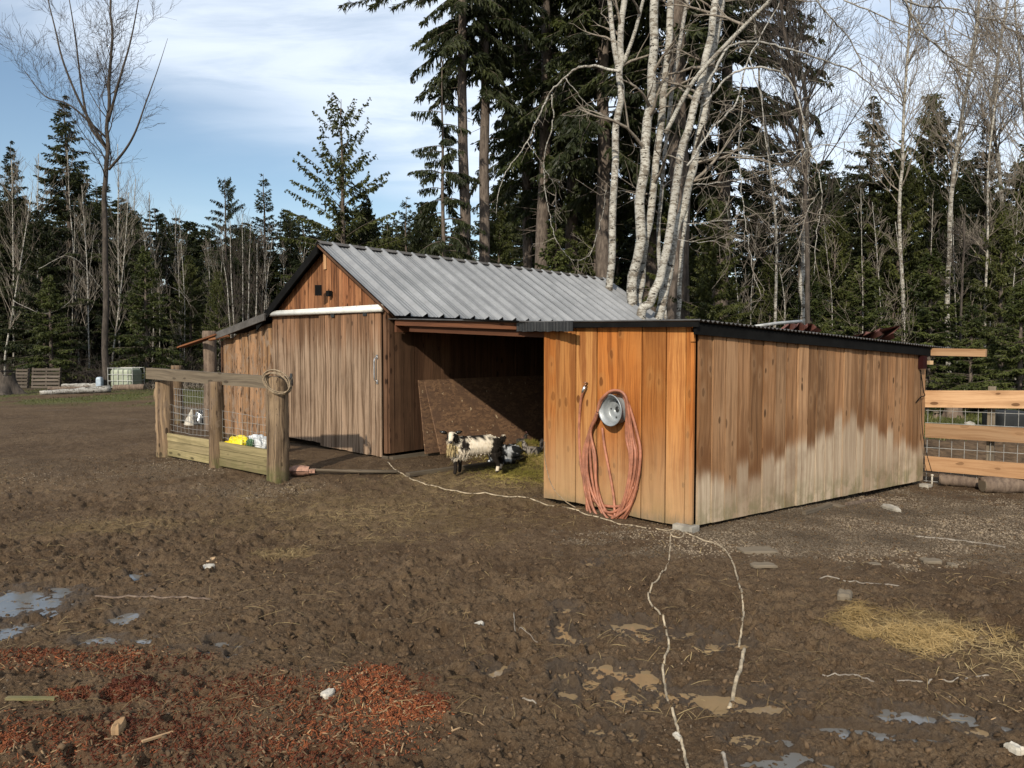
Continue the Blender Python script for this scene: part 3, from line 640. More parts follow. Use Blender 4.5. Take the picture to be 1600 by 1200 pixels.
# ---- left lean-to in rough slabs
def slab(mb, P, U, wd, zb, zt0, zt1, N, th=.035, seed=0, amp=.022):
    nn = 16; b0 = len(mb.v); r = R.random(); uo = R.random()*9; ph = R.random()*50
    Lp, Rp = [], []
    for k in range(nn+1):
        f = k/nn; z0 = zb+(zt0-zb)*f; z1 = zb+(zt1-zb)*f
        e0 = float(vn(np.array([ph+z0*3.3]), np.array([1.0]), 3)[0]-.5)*amp*2+float(vn(np.array([ph+z0*11]), np.array([4.0]), 3)[0]-.5)*amp
        e1 = float(vn(np.array([ph+z1*3.1]), np.array([9.0]), 3)[0]-.5)*amp*2+float(vn(np.array([ph+z1*12]), np.array([7.0]), 3)[0]-.5)*amp
        Lp.append((e0, z0)); Rp.append((wd+e1, z1))
    cols = 5; grid = []
    for k in range(nn+1):
        row = []
        for j in range(cols):
            f = j/(cols-1); s_ = Lp[k][0]*(1-f)+Rp[k][0]*f; z = Lp[k][1]*(1-f)+Rp[k][1]*f
            hgt = th*(1-(2*f-1)**2*.75)+R.uniform(-.004, .004); q = P+U*s_; mb.v.append(Vector((q.x, q.y, z))+N*hgt); row.append((len(mb.v)-1, (s_+uo, z+uo)))
        grid.append(row)
    back = []
    for k in range(nn+1):
        for (s_, z) in (Lp[k], Rp[k]): q = P+U*s_; mb.v.append(Vector((q.x, q.y, z))-N*.012); back.append(len(mb.v)-1)
    ok = U.cross(UP).dot(N) > 0
    def fc(l):
        idx = [a for a, _ in l]; uv = [b for _, b in l]
        if not ok: idx = idx[::-1]; uv = uv[::-1]
        mb.face(idx, uv, r)
    for k in range(nn):
        for j in range(cols-1): fc([grid[k][j], grid[k][j+1], grid[k+1][j+1], grid[k+1][j]])
        z_ = (0, 0); fc([(back[2*k], z_), (grid[k][0][0], grid[k][0][1]), grid[k+1][0], (back[2*k+2], z_)]); fc([grid[k][-1], (back[2*k+1], z_), (back[2*k+3], z_), grid[k+1][-1]])
mb = MB(); s = 3.24; LS = 5.12
def ztl(s): return 2.27-(s-3.24)*.15
for wd in (.27, .24, .33, .25, .32, .40):
    slab(mb, C0+Bd*s+GN*R.uniform(.0, .02), Bd, wd-.012, .14, ztl(s)+R.uniform(-.05, .0), ztl(s+wd)+R.uniform(-.05, .0), GN); s += wd
mb.build('slab_wall', M['slab'], barn)
mb = MB(); wall(mb, C0+Bd*LS, Ad, 5, lambda t_: .15, lambda t_: 1.95, Bd, [.22]); mb.build('lean_to_wall', M['side'], barn)
mb = MB(); o = C0+Bd*3.15+GN*.22; zz0, zz1 = 2.40, 2.09; D = Bd*1.75+UP*(zz1-zz0)
mb.box(o+UP*zz0, D, Ad*5.2, UP*.03); mb.box(o+UP*(zz0-.10)-Ad*.012, D, UP*.10, Ad*.03); mb.build('lean_to_roof', M['darkroof'], barn)
mb = MB(); o2 = o+D+UP*(zz0-.03)-Ad*.04; mb.box(o2-Bd*.05, Bd*1.62-UP*.245, Ad*.16, UP*.03, r=.4); mb.box(o+Bd*1.3+UP*2.03, Bd*.75-UP*.08, Ad*.05, UP*.09, r=.7); mb.build('eave_board', M['gable'], barn)
rebase(barn)
# tall log post beside the slab wall
def rnd_post(mb, x, y, z0, z1, rad, sides=18, lean=(0, 0), rough=.06, kn=5):
    nn = 22; pts = []; b0 = len(mb.v); r = R.random(); ks = [(R.uniform(z0, z1), R.uniform(0, 6.28)) for _ in range(kn)]; ph = R.random()*30
    for k in range(nn+1):
        f = k/nn; z = z0+(z1-z0)*f; cx = x+lean[0]*f; cy = y+lean[1]*f
        for j in range(sides):
            a = 6.2832*j/sides; rr = rad*(1+.10*(1-f)*.6)*(1+rough*2*(float(vn(np.array([ph+a*1.2]), np.array([z*2.0]), 2)[0])-.5)+rough*(float(vn(np.array([ph+a*4]), np.array([z*8]), 2)[0])-.5))
            for (kz, ka) in ks:
                da = abs((a-ka+3.1416) % 6.2832-3.1416); rr += rad*.22*math.exp(-((z-kz)/.04)**2-(da/.28)**2)
            mb.v.append(Vector((cx+rr*math.cos(a), cy+rr*math.sin(a), z)))
    for k in range(nn):
        for j in range(sides):
            j2 = (j+1) % sides; u0, u1 = j/sides*rad*6.28, (j+1)/sides*rad*6.28; za, zb_ = z0+(z1-z0)*k/nn, z0+(z1-z0)*(k+1)/nn
            mb.face([b0+k*sides+j, b0+k*sides+j2, b0+(k+1)*sides+j2, b0+(k+1)*sides+j], [(u0, za), (u1, za), (u1, zb_), (u0, zb_)], r)
    mb.face([b0+nn*sides+j for j in range(sides)], [(math.cos(j)*.1, math.sin(j)*.1) for j in range(sides)], r)
p = C0+Bd*5.62-Ad*-.25; mb = MB(); lp = at(328, 560, p.y); rnd_post(mb, lp.x, lp.y, .05, at(328, 517, p.y).z, .125)
tag(mb.build('log_post', M['bark_log'], None, True), 'tall rough log standing upright at the end of the slab wall', 'log post')

# ================================================================== SIDE SHED
OL = G(851, 783); K = G(1084, 829); LF = Vector((5.92, 10.58, 0)); OL.z = K.z = 0
OD = (K-OL).normalized(); ON = OD.cross(UP).normalized(); ON = ON if ON.y < 0 else -ON; LO = (K-OL).length
RD = (LF-K).normalized(); RN = RD.cross(UP).normalized(); RN = RN if RN.x > 0 else -RN; LR = (LF-K).length
shed = empty('side_shed', (2.2, 10, 0), 'low cedar side shed with orange front wall and rain marked side wall', 'shed')
mb = MB(); wd_px = [851, 870, 901, 934, 968, 1005, 1042, 1073]
ww = [(onplane(b, 700, OL, ON)-onplane(a, 700, OL, ON)).length for a, b in zip(wd_px, wd_px[1:])]
wall(mb, OL.copy(), OD, LO-.085, lambda t_: .045+.02*math.sin(t_*3), lambda t_: 2.03, ON, ww, gap=.013)
mb.build('front_wall', M['orange'], shed)
mb = MB(); mb.box(K-OD*.088+ON*.0+UP*.06, OD*.05, UP*1.97, ON*.028, r=.3); mb.box(K-OD*.036+ON*.004+UP*.06, OD*.034, UP*1.80, ON*.03, r=.7); mb.box(K-OD*.036+ON*.006+UP*1.87, OD*.034, UP*.09, ON*.035, r=.9)
mb.build('corner_trim', M['orange'], shed)
mb = MB(); zt = lambda t_: 2.02+(1.73-2.02)*t_/LR; zb = lambda t_: .05+(-.10-.05)*t_/LR
rw_px = [1091, 1112, 1133, 1152, 1171, 1192, 1211, 1228, 1245, 1261, 1275, 1290, 1304, 1317, 1328, 1340, 1351, 1362, 1373, 1386, 1396, 1406, 1416, 1425, 1434, 1447]
rws = [(onplane(b, 600, K, RN)-onplane(a, 600, K, RN)).length for a, b in zip(rw_px, rw_px[1:])]
wall(mb, K+RD*.035, RD, LR, zb, zt, RN, rws, gap=.018, wallL=LR)
mb.build('side_wall', M['right'], shed)
B0 = C0+Ad*5.6
mb = MB(); d_ = (B0-LF); wall(mb, LF.copy(), d_.normalized(), d_.length, lambda t_: -.1, lambda t_: 1.75+.55*t_/d_.length, Ad, [.2]); mb.build('rear_wall', M['side'], shed)
# roof
F0 = C0+GN*.06+WN*.02+UP*2.235; Fm = OL+ON*.07+UP*2.10; F1 = K+ON*.08+RN*.09+UP*2.065; R1 = at(1490, 546, 10.95); Bk = B0+UP*2.30+Ad*.1; Rm = Bk.lerp(R1, .62)
def roofpt(a, b):        # a along depth, b across
    f = F0.lerp(Fm, b/.6) if b < .6 else Fm.lerp(F1, (b-.6)/.4); q = Bk.lerp(Rm, b/.6) if b < .6 else Rm.lerp(R1, (b-.6)/.4)
    return f.lerp(q, a)
mb = MB(); na = 300; bs = [0, .3, .6, .8, 1.0]; L_ = (R1-F1).length
for side in (0, 1):
    for i in range(na+1):
        a = i/na
        for b in bs: mb.v.append(roofpt(a, b)+UP*(.011*math.sin(2*math.pi*a*L_/.076)*1.0+.012-.006*side))
    o_ = side*(na+1)*len(bs)
    for i in range(na):
        for j in range(len(bs)-1):
            q = [o_+i*len(bs)+j, o_+i*len(bs)+j+1, o_+(i+1)*len(bs)+j+1, o_+(i+1)*len(bs)+j]; mb.face(q if side == 0 else q[::-1])
mb.build('corrugated_roof', M['darkroof'], shed, True)
mb = MB(); mb.box(Fm-UP*.055+ON*.003, (F1-Fm), UP*.05, ON*.02); mb.box(F1-UP*.125-RN*.07, (R1-F1)*.985, UP*.11, RN*.03); mb.build('shade_fascia', M['black'], shed)  # blackened side strip stands in for the shadow band under the eave
mb = MB()
for a in np.linspace(.04, .96, 9):
    p, q = roofpt(a, 0), roofpt(a, .99); mb.beam(p-UP*.06, roofpt(a, .6)-UP*.06, .04, .09); mb.beam(roofpt(a, .6)-UP*.06, roofpt(a, .985)-UP*.06, .04, .09)
mb.build('rafter', M['side'], shed)
hl = at(619, 503, 11.0); hr = at(862, 510, 8.55)
mb = MB(); mb.beam(hl-UP*.0, hr, .045, .10, r=.6); mb.build('header_beam', M['beam'], shed)
mb = MB(); dd = (hr-hl).normalized(); mb.beam(hl-UP*.10-dd*.02, hl-UP*.10+dd*.02+Ad*.55, .05, .10, r=.2); mb.beam(hl+dd*.3-UP*.09+Ad*.06, hr-UP*.09+Ad*.06, .04, .09, r=.1); mb.build('brace', M['beam'], shed)
# corrugated rubber flap over the header end
mb = MB(); pa = at(814, 511, 9.02)+ON*.08; pb = at(905, 510, 8.02)+ON*.10; n_ = 60
for side in (0, 1):
    for i in range(n_+1):
        p = pa.lerp(pb, i/n_)+ON*(.006*math.sin(i*1.9)-.006*side)
        for j, z in enumerate((.055, -.055+.006*math.sin(i*.5)*math.sin(i*.21))): mb.v.append(p+UP*z)
    o_ = side*(n_+1)*2
    for i in range(n_):
        q = [o_+2*i, o_+2*i+2, o_+2*i+3, o_+2*i+1]; mb.face(q if side else q[::-1])
mb.build('roofing_flap', M['iron'], shed)
# thin torn edge strip lying on the header
mb = MB(); q0 = at(737, 500, 9.8)+GN*.12; q1 = at(822, 503, 8.95)+GN*.12; mb.box(q0, q1-q0, UP*.012, GN*.05); mb.build('torn_flashing', M['black'], shed)
mb = MB(); a = at(1425, 549, 10.75); b_ = at(1541, 551.5, 10.1); mb.beam(a, b_, .09, .105, r=.3); mb.build('protruding_beam', M['new'], shed)
rebase(shed)
mb = MB(); c_ = G(1085, 829); mb.cbox((c_.x-.08, c_.y+.02, .02), .22, .14, .07, math.atan2(OD.y, OD.x)); 
tag(mb.build('concrete_block', M['concrete']), 'pale concrete block under the front corner of the shed', 'block')
mb = MB(); c_ = G(1446, 760); mb.cbox((c_.x, c_.y, c_.z+.01), .12, .12, .05, .7); tag(mb.build('stone_block', M['concrete']), 'small pale stone under the far corner of the shed wall', 'stone')
# ================================================================== PROPS
FU = (G(435, 747)-G(259, 713)); FU.z = 0; FLn = FU.length; FU.normalize(); FN = FU.cross(UP).normalized(); FN = FN if FN.y < 0 else -FN
pen = empty('pen_fence', G(350, 730), 'low pen of three round log posts with top rail, boards and wire mesh', 'pen fence')
pf = [(259, 713, 594, .125), (340, 729, 596, .105), (435, 748, 588, .135)]; PP = []
for (px, py, ty, rad) in pf:
    q = G(px, py); mb = MB(); rnd_post(mb, q.x, q.y, q.z-.1, at(px, ty, q.y).z, rad, 20, (0, 0), .07, 7); mb.build('post', M['post'], pen, True); PP.append(q)
q0 = at(238, 583, PP[0].y-.02)+FN*.06; q1 = at(440, 600, PP[2].y+.08)+FN*-.10
mb = MB(); mb.beam(q0, q1, .09, .165, r=.5); mb.build('rail', M['grey'], pen)
for k, (a, b_) in enumerate(((0, 1), (1, 2))):
    A_, B_ = PP[a]+FU*.1, PP[b_]-FU*.1; zt = [at(272, 679, A_.y).z, at(420, 705, B_.y).z] if k == 0 else [0, 0]
    for j in range(3):
        hh = .115; z0 = .03+j*hh; mb = MB(); p = Vector((A_.x, A_.y, g(A_.x, A_.y)+z0))+FN*R.uniform(-.008, .008); p2 = Vector((B_.x, B_.y, g(B_.x, B_.y)+z0))
        mb.box(p, p2-p, UP*(hh-.006), FN*.035); mb.build('board', M['planter'], pen)
def wiremesh(mb, A_, B_, zs, z0, z1, dv, rw=.0022, sag=0.0, jit=.0):
    L_ = (B_-A_).length; n_ = int(L_/dv)
    for z in zs:
        pts = [A_.lerp(B_, i/8)+UP*(z-sag*math.sin(3.14*i/8)+R.uniform(-jit, jit)) for i in range(9)]; mb.tube(pts, rw, 4, False)
    for i in range(n_+1):
        p = A_.lerp(B_, min(1, i*dv/L_)); mb.tube([p+UP*(z0+R.uniform(-jit, jit)), p+FN*R.uniform(-jit, jit)+UP*(z0+z1)/2, p+UP*z1], rw, 4, False)
mb = MB()
for a, b_ in ((0, 1), (1, 2)):
    wiremesh(mb, PP[a]-FN*.02, PP[b_]-FN*.02, [.42, .50, .59, .69, .80], .40, .80, .11, .0022, .02, .012)
mb.build('wire_mesh', M['wire'], pen)
mb = MB(); q = at(455, 592, PP[2].y-.03); mb.tube([q-UP*.09, q+UP*.02, q+UP*.07], [.022, .022, .016], 10); mb.build('pipe_stub', M['iron'], pen)
rebase(pen)
mb = MB(); CU = Vector((.97, -.22, 0)).normalized(); c_ = at(434, 597, PP[2].y-.17); rg = random.Random(4)
for k in range(7):
    a0 = rg.uniform(0, 6); rx = .185+rg.uniform(-.02, .02); rz_ = .145+rg.uniform(-.018, .018); tl = rg.uniform(-.02, .06); cz = rg.uniform(-.02, .012)
    pts = [c_+CU*(rx*math.cos(a)+rg.uniform(-.003, .003))+UP*(rz_*math.sin(a)-.14*math.cos(a)*.3+cz)+FN*(.02*math.sin(a+a0)+tl*.3) for a in np.linspace(0, 6.2832, 30)]; mb.tube(pts, .0075, 6, False)
mb.tube([c_+CU*.17-UP*.02, c_+CU*.21+UP*.07, c_+CU*.23-UP*.03], .003, 5)
tag(mb.build('rope_coil', M['tan_cord'], None, True), 'coil of tan rope hung round the top of the right log post', 'rope')
q = G(278, 661); mb = MB(); rnd_post(mb, q.x, q.y, q.z-.1, at(278, 571, q.y).z, .115, 16, (0, 0), .07, 5); tag(mb.build('fence_post', M['post'], None, True), 'round log post standing behind the pen, left of the wire panel', 'fence post'); BP = q
mb = MB(); A_ = BP+FN*.1; B_ = lp.copy(); B_.z = A_.z; FNs = FN; wiremesh(mb, A_, B_, [.10+.135*i for i in range(6)], .1, .78, .125, .0035, 0, .006)
tag(mb.build('wire_panel', M['wire']), 'square wire panel between the back log post and the tall log', 'wire panel')
def blob(name, c, dims, mt, seed, amp=.25, fr=2.0, yaw=0, parent=None, pw=.75, fold=.0, smooth=True, nu=40, nv=26):
    Vv = []; ca, sa = math.cos(yaw), math.sin(yaw)
    for i in range(nv+1):
        th = math.pi*i/nv
        for j in range(nu):
            ph = 2*math.pi*j/nu; x = math.sin(th)*math.cos(ph); y = math.sin(th)*math.sin(ph); z = math.cos(th)
            x, y, z = [math.copysign(abs(a)**pw, a) for a in (x, y, z)]
            nn = float(fbm(np.array([x*fr+seed*3.1+z*fr*1.7]), np.array([y*fr+z*fr*.9]), 3, seed)[0])-.5; rdg = abs(float(vn(np.array([x*fr*1.6+z*2+seed]), np.array([y*fr*1.6-z]), seed+3)[0])-.5)
            k = 1+amp*nn*2-fold*rdg; x *= dims[0]*k; y *= dims[1]*k; z *= dims[2]*k
            Vv.append((c[0]+x*ca-y*sa, c[1]+x*sa+y*ca, c[2]+z))
    Q_ = [(i*nu+j, i*nu+(j+1) % nu, (i+1)*nu+(j+1) % nu, (i+1)*nu+j) for i in range(nv) for j in range(nu)][::-1]
    me = np_mesh(name, Vv, [q[::-1] for q in Q_], smooth=smooth); return link(name, me, mt, parent)
fa = math.atan2(FU.y, FU.x)
p = at(374, 690, 10.25); s_ = empty('yellow_sack', (p.x, p.y, .4), 'crumpled yellow plastic sack sticking up behind the pen boards', 'sack')
blob('body', (p.x, p.y, p.z-.06), (.22, .14, .15), M['yellowbag'], 3, .35, 2.4, fa, s_, .8, .8, False)
mb = MB(); a = at(350, 692, p.y); mb.v += [a, a+FU*.16-UP*.03, a+FU*.18+UP*.05, a+FU*.06+UP*.03, a+FU*.16-UP*.03-FN*.02]; mb.face([0, 1, 2, 3]); mb.face([0, 3, 2, 4]); mb.build('corner_flap', M['yellowbag'], s_); rebase(s_)
p = at(405, 690, 10.05); s_ = empty('white_sack', (p.x, p.y, .4), 'crumpled white and green feed sack beside the right log post', 'sack')
blob('body', (p.x, p.y, p.z-.06), (.19, .11, .15), M['whitebag'], 8, .2, 1.8, fa, s_, .6, .5, False)
q = p+FN*.10-FU*.05; blob('printed_panel', (q.x, q.y, q.z-.01), (.07, .05, .055), M['greenbag'], 5, .2, 2, fa, s_, .6, .6, False); rebase(s_)
# rest of the sack heap under them, soil fill
mb = MB(); 
# post hole digger lying on the ground
a = G(452, 742); b_ = G(621, 741); d_ = (b_-a).normalized(); a.z += .06; b_.z += .035; sd = d_.cross(UP).normalized()
dig = empty('post_hole_digger', a, 'post hole digger with rusty clamshell head lying beside the pen', 'digging tool')
d_ = (b_-a).normalized()
for sgn in (1, -1):
    mb = MB(); n_ = 10
    for lay in (0, 1):
        for i in range(n_+1):
            f = i/n_; w_ = (.072+.016*math.sin(f*3.14))*(1 if f > .1 else .72); c_ = a+d_*(.27*f)
            for j in range(9):
                an = -1.35+2.7*j/8; mb.v.append(c_+sd*w_*math.sin(an)*(1-lay*.06)+UP*(sgn*(w_*math.cos(an)*(.95-lay*.06)-.012)))
    o_ = (n_+1)*9
    for i in range(n_):
        for j in range(8):
            q = [i*9+j, i*9+j+1, (i+1)*9+j+1, (i+1)*9+j]; mb.face(q); mb.face([o_+k for k in q][::-1])
    mb.build('blade', M['clay'], dig, True)
mb = MB(); c_ = a+d_*.30; mb.cbox(c_, .10, .10, .05, math.atan2(d_.y, d_.x)); mb.tube([c_-sd*.06, c_+sd*.06], .014, 8); mb.build('hinge', M['clay'], dig)
for sgn in (1, -1):
    mb = MB(); mb.tube([a+d_*.28+UP*.012*sgn+sd*.012*sgn, a.lerp(b_, .6)+sd*.022*sgn, b_+sd*.022*sgn], [.021, .019, .019], 10); mb.build('handle', M['grey'], dig, True)
rebase(dig)
# strand boards leaning on the barn side wall
def sheet(name, label, t0, t1, foot, top, th, tl=0, mt='osb', lift=0):
    P0 = C0+Ad*t0+WN*foot; P0.z = .17+lift; P1 = C0+Ad*t1+WN*(foot); P1.z = .17+lift; T0 = C0+Ad*(t0-.0)+WN*.05+UP*top
    mb = MB(); mb.box(P0, P1-P0, T0-P0, (P1-P0).cross(T0-P0).normalized()*th); return tag(mb.build(name, M[mt]), label, 'board')
sheet('strand_board', 'brown strand board leaning on the barn wall behind the goat', .62, 3.85, .42, 1.30, .014)
sheet('strand_board', 'second strand board leaning behind the first, showing at its left edge', .50, 3.0, .20, 1.31, .014)
a = G(637, 745); b_ = G(757, 729); mb = MB(); mb.beam(a+UP*.03, b_+UP*.03+(b_-a)*.6, .09, .05, r=.4); tag(mb.build('lumber', M['grey']), 'weathered board lying at the foot of the strand boards', 'lumber')
mb = MB(); c_ = C0+Ad*2.2+WN*2.6; mb.cbox((c_.x, c_.y, 2.02), .5, .06, .02, .4)   # thin bar in the bay, never turned into an object
# ---- wall fittings
def wpt(px, py, off): return onplane(px, py, OL+ON*off, ON)
c_ = wpt(952, 641, .17); rim = empty('wheel_rim', c_-ON*.15, 'grey steel wheel rim fixed to the orange wall as a hose holder', 'wheel rim')
ax = (ON+Vector((-.25, 0, -.02))).normalized(); o_ = c_-ax*.155
mb = MB(); mb.lathe(o_, ax, [(.145, 0), (.150, .03), (.136, .05), (.136, .10), (.150, .125), (.168, .135), (.172, .152), (.160, .152), (.152, .135), (.140, .125), (.128, .10), (.126, .045), (.10, .035), (.07, .045), (.035, .045), (.032, .02), (0.001, .02)], 40); mb.build('dish', M['rim'], rim, True)
e1 = ax.orthogonal().normalized(); e2 = ax.cross(e1)
mb = MB(); mb.lathe(o_+ax*.022, ax, [(.03, .0), (.03, .016), (.0, .016)], 20); mb.build('hub_hole_disc', M['iron'], rim, True)  # dark disc stands in for the shade inside the hub hole
for k in range(4):
    an = .6+k*1.571; mb = MB(); mb.lathe(o_+ax*.042+(e1*math.cos(an)+e2*math.sin(an))*.082, ax, [(.009, 0), (.009, .008), (0, .008)], 10); mb.build('bolt', M['iron'], rim, True)
rebase(rim)
hs = empty('garden_hose', wpt(955, 700, .05), 'long pinkish red hose looped over the wheel rim on the orange wall', 'hose'); rg = random.Random(9)
mb = MB()
for k in range(9):
    cx = 956+rg.uniform(-5, 5); rx = 45-k*2.2+rg.uniform(-2, 2); ry = rg.uniform(88, 116) if k else 118; of = .04+.012*((k*5) % 9); skew = rg.uniform(-6, 6); j = lambda s_=1.5: rg.uniform(-s_, s_)
    P_ = [wpt(934+j(), 645+j(), of), wpt(940+j(), 625+j(), of+.03), wpt(958+j(), 614-k*.5, of+.04), wpt(977+j(), 622+j(), of+.03)]
    P_ += [wpt(cx+skew*math.sin(a)+rx*math.cos(a), 712+(ry*math.sin(a) if a > 0 else 60*math.sin(a)), .03+of*.5) for a in (-.55, 0, .4, .8, 1.2, 1.57, 1.94, 2.34, 2.74, 3.14)]
    P_ += [wpt(922+j(), 676, .03+of*.5), wpt(930+j(), 655, .02+of*.7)]
    mb.tube(spline(P_+([P_[0]] if k % 4 else []), 7), .0150, 9)
mb.tube(spline([wpt(912, 609, .07), wpt(907, 630, .05), wpt(905, 680, .03), wpt(909, 735, .03), wpt(922, 775, .04), wpt(945, 790, .05), wpt(975, 788, .08), wpt(990, 760, .07)], 7), .0150, 9)
mb.tube(spline([wpt(941, 668, .05), wpt(945, 700, .05), wpt(958, 770, .05), wpt(961, 812, .09)], 7), .0150, 9)
mb.tube(spline([wpt(917, 768, .05), wpt(918, 800, .05), wpt(930, 820, .1), wpt(960, 808, .12), wpt(985, 788, .08), wpt(996, 760, .06)], 7), .0150, 9)
mb.build('coils', M['hose'], hs, True)
mb = MB(); mb.tube([wpt(914, 604, .075), wpt(911, 611, .07), wpt(910, 614, .065)], [.018, .018, .014], 10); mb.build('coupling', M['steel'], hs, True); rebase(hs)
tp = empty('wall_tap', wpt(914, 600, 0), 'small brass tap on the orange wall feeding the hose', 'tap')
mb = MB(); mb.tube([wpt(915, 601, 0), wpt(915, 601, .08)], .012, 8); mb.tube([wpt(915, 601, .07), wpt(913, 604, .078)], .012, 8); mb.build('spout', M['brass'], tp, True)
mb = MB(); q = wpt(915, 598, .06); mb.lathe(q, UP, [(.0, .0), (.022, .0), (.024, .006), (.0, .010)], 12); mb.build('handwheel', M['brass'], tp, True); rebase(tp)
def cordm(mb, P_, r_, sides=6): mb.tube(spline(P_, 6), r_, sides)
def gz(px, py, dz): q = G(px, py); q.z = zq(q.x, q.y)+dz; return q
def cord(name, label, pts, rad, mt='cord', extra=(), cat='cord'):
    P_ = []; q_ = [gz(*p, 0) for p in pts]; Q_ = spline(q_, 9)
    Q_ = [Vector((p.x+R.uniform(-.002, .002), p.y, zq(p.x, p.y)+rad*.35)) for p in Q_]
    for _ in range(2): Q_ = [Q_[0]]+[Vector((b.x, b.y, max(b.z, (a.z+b.z+c.z)/3))) for a, b, c in zip(Q_, Q_[1:], Q_[2:])]+[Q_[-1]]
    mb = MB(); mb.tube(Q_, rad, 7)
    for e in extra: mb.tube(e, rad*.8, 6)
    return tag(mb.build(name, M[mt], None, True), label, cat)
cord('ground_cord', 'thin pale cord running from the barn door across the bay opening', [(606, 722), (618, 734), (640, 747), (670, 759), (720, 767), (790, 775), (850, 785), (905, 799)], .008)
cord('ground_cord', 'pale cord looped at the foot of the orange wall', [(905, 800), (950, 812), (1000, 822), (1035, 828), (1056, 826), (1068, 830), (1066, 838), (1052, 838), (1047, 832)], .007)
mb = MB(); cordm(mb, [wpt(851, 690, .02), wpt(852, 720, .02), wpt(862, 758, .02), wpt(882, 782, .03), wpt(905, 796, .04)], .006); tag(mb.build('hanging_cord', M['tan_cord'], None, True), 'thin cord hanging down the left edge of the orange wall', 'cord')
cord('pale_rope', 'long pale rope snaking towards the camera, left of the two', [(1048, 834), (1045, 870), (1032, 898), (1017, 915), (1014, 936), (1032, 955), (1040, 975), (1045, 1000), (1044, 1015), (1036, 1040), (1041, 1075), (1050, 1110), (1062, 1145), (1070, 1175), (1078, 1215)], .0072, cat='rope')
cord('pale_rope', 'pale rope curving over the mud, right of the two', [(1068, 832), (1095, 842), (1122, 850), (1140, 868), (1150, 895), (1158, 930), (1162, 960), (1158, 985), (1155, 1002)], .0072, cat='rope')
cord('pale_stick', 'pale stick standing out of the silty puddle below the right rope', [(1163, 1009), (1160, 1030), (1155, 1052), (1146, 1078), (1139, 1096)], .011, cat='stick')
# gable light
q = onplane(519, 457, C0+GN*.02, GN); sl_ = empty('security_light', q, 'small black floodlight on the barn gable', 'light')
mb = MB(); mb.tube([q, q+GN*.10], .018, 8); mb.cbox(q+GN*.06-UP*.02, .07, .07, .09, math.atan2(Bd.y, Bd.x)); mb.build('bracket', M['black'], sl_)
mb = MB(); h_ = q+GN*.14+Bd*.08+UP*.02; mb.box(h_-UP*.075-GN*.0, (Bd*.6+GN*.5).normalized()*.11, UP*.17, (GN-Bd).normalized()*.03); mb.build('lamp_head', M['black'], sl_); rebase(sl_)
# junction box, cable, riser at the far end of the side wall
def rpt(px, py, off): return onplane(px, py, K+RN*off, RN)
q = rpt(1438, 566, .03); jb = empty('junction_box', q, 'dark red box with a pale socket under the shed roof end', 'box')
mb = MB(); mb.box(q-RD*.07-UP*.09, RD*.12, UP*.18, RN*.07); mb.build('housing', M['red'], jb); mb = MB(); mb.cbox(q+RD*.12+RN*.08-UP*.005, .06, .06, .055, .3); mb.build('socket', M['chips_pale'], jb); rebase(jb)
mb = MB(); cordm(mb, [rpt(1438, 578, .04), rpt(1440, 590, .05), rpt(1443, 612, .05), rpt(1445, 618, .06), rpt(1438, 621, .05), rpt(1431, 629, .04)], .007, 5); cordm(mb, [rpt(1439, 580, .05), rpt(1439, 620, .06), rpt(1441, 670, .08), rpt(1447, 705, .12), rpt(1456, 738, .2)], .005, 5)
tag(mb.build('black_cable', M['black'], None, True), 'black cable hanging from the red box with a knot', 'cable')
q = G(1456, 760); mb = MB(); mb.tube([q, q+UP*.16], .012, 8); mb.lathe(q+UP*.15, UP, [(.012, 0), (.02, .0), (.02, .02), (0, .025)], 10); tag(mb.build('standpipe', M['shell'], None, True), 'short pale pipe standing up by the rail fence', 'pipe')
# rail fence on the right
FE = Vector((5.98, 10.62, 0)); FD = (Vector((.757, -.60, 0))).normalized(); FNr = FD.cross(UP).normalized(); FNr = FNr if FNr.y < 0 else -FNr
def fpt(px, py, off=0): return onplane(px, py, FE+FNr*off, FNr)
rf = empty('rail_fence', FE+FD*1, 'three rail fence of new planks with wire panel at the right edge', 'fence')
for (ya, yb, za, zb_) in ((610, 636, 613.5, 638), (661, 683, 667, 692), (712, 734.5, 724, 748)):
    p0, p1 = fpt(1446, ya), fpt(1446, yb); p2, p3 = fpt(1600, za), fpt(1600, zb_); L2 = 2.6; e_ = (p2-p0)
    p0b, p1b = p0, p1; ex = L2/e_.length; p2 = p0+(p2-p0)*ex; p3 = p1+(p3-p1)*ex; mb = MB(); mb.box(p1, p3-p1, p0-p1, FNr*.04); mb.build('rail', M['new'], rf)
for (px, ty, w_) in ((1541, 604, .09), (1700, 604, .09)):
    q = fpt(px, 700, -.09); mb = MB(); mb.box(Vector((q.x, q.y, -.3)), FD*w_, UP*(fpt(px, ty).z+.3), -FNr*w_); mb.build('post', M['grey'], rf)
mb = MB()
for i in range(27):
    q = FE+FD*(.03+i*.155)-FNr*.03; 
    if i*.155 < 2.6: mb.tube([Vector((q.x, q.y, g(q.x, q.y)+.02)), Vector((q.x, q.y, 1.12))], .0038, 5, False)
for z in (.03, .19, .36, .52, .70, .88, 1.06):
    a, b_ = FE-FNr*.034, FE+FD*2.6-FNr*.034; mb.tube([Vector((a.x, a.y, g(a.x, a.y)+z)), Vector((b_.x, b_.y, g(b_.x, b_.y)+z))], .0038, 5, False)
mb.build('wire_panel', M['wire'], rf); rebase(rf)
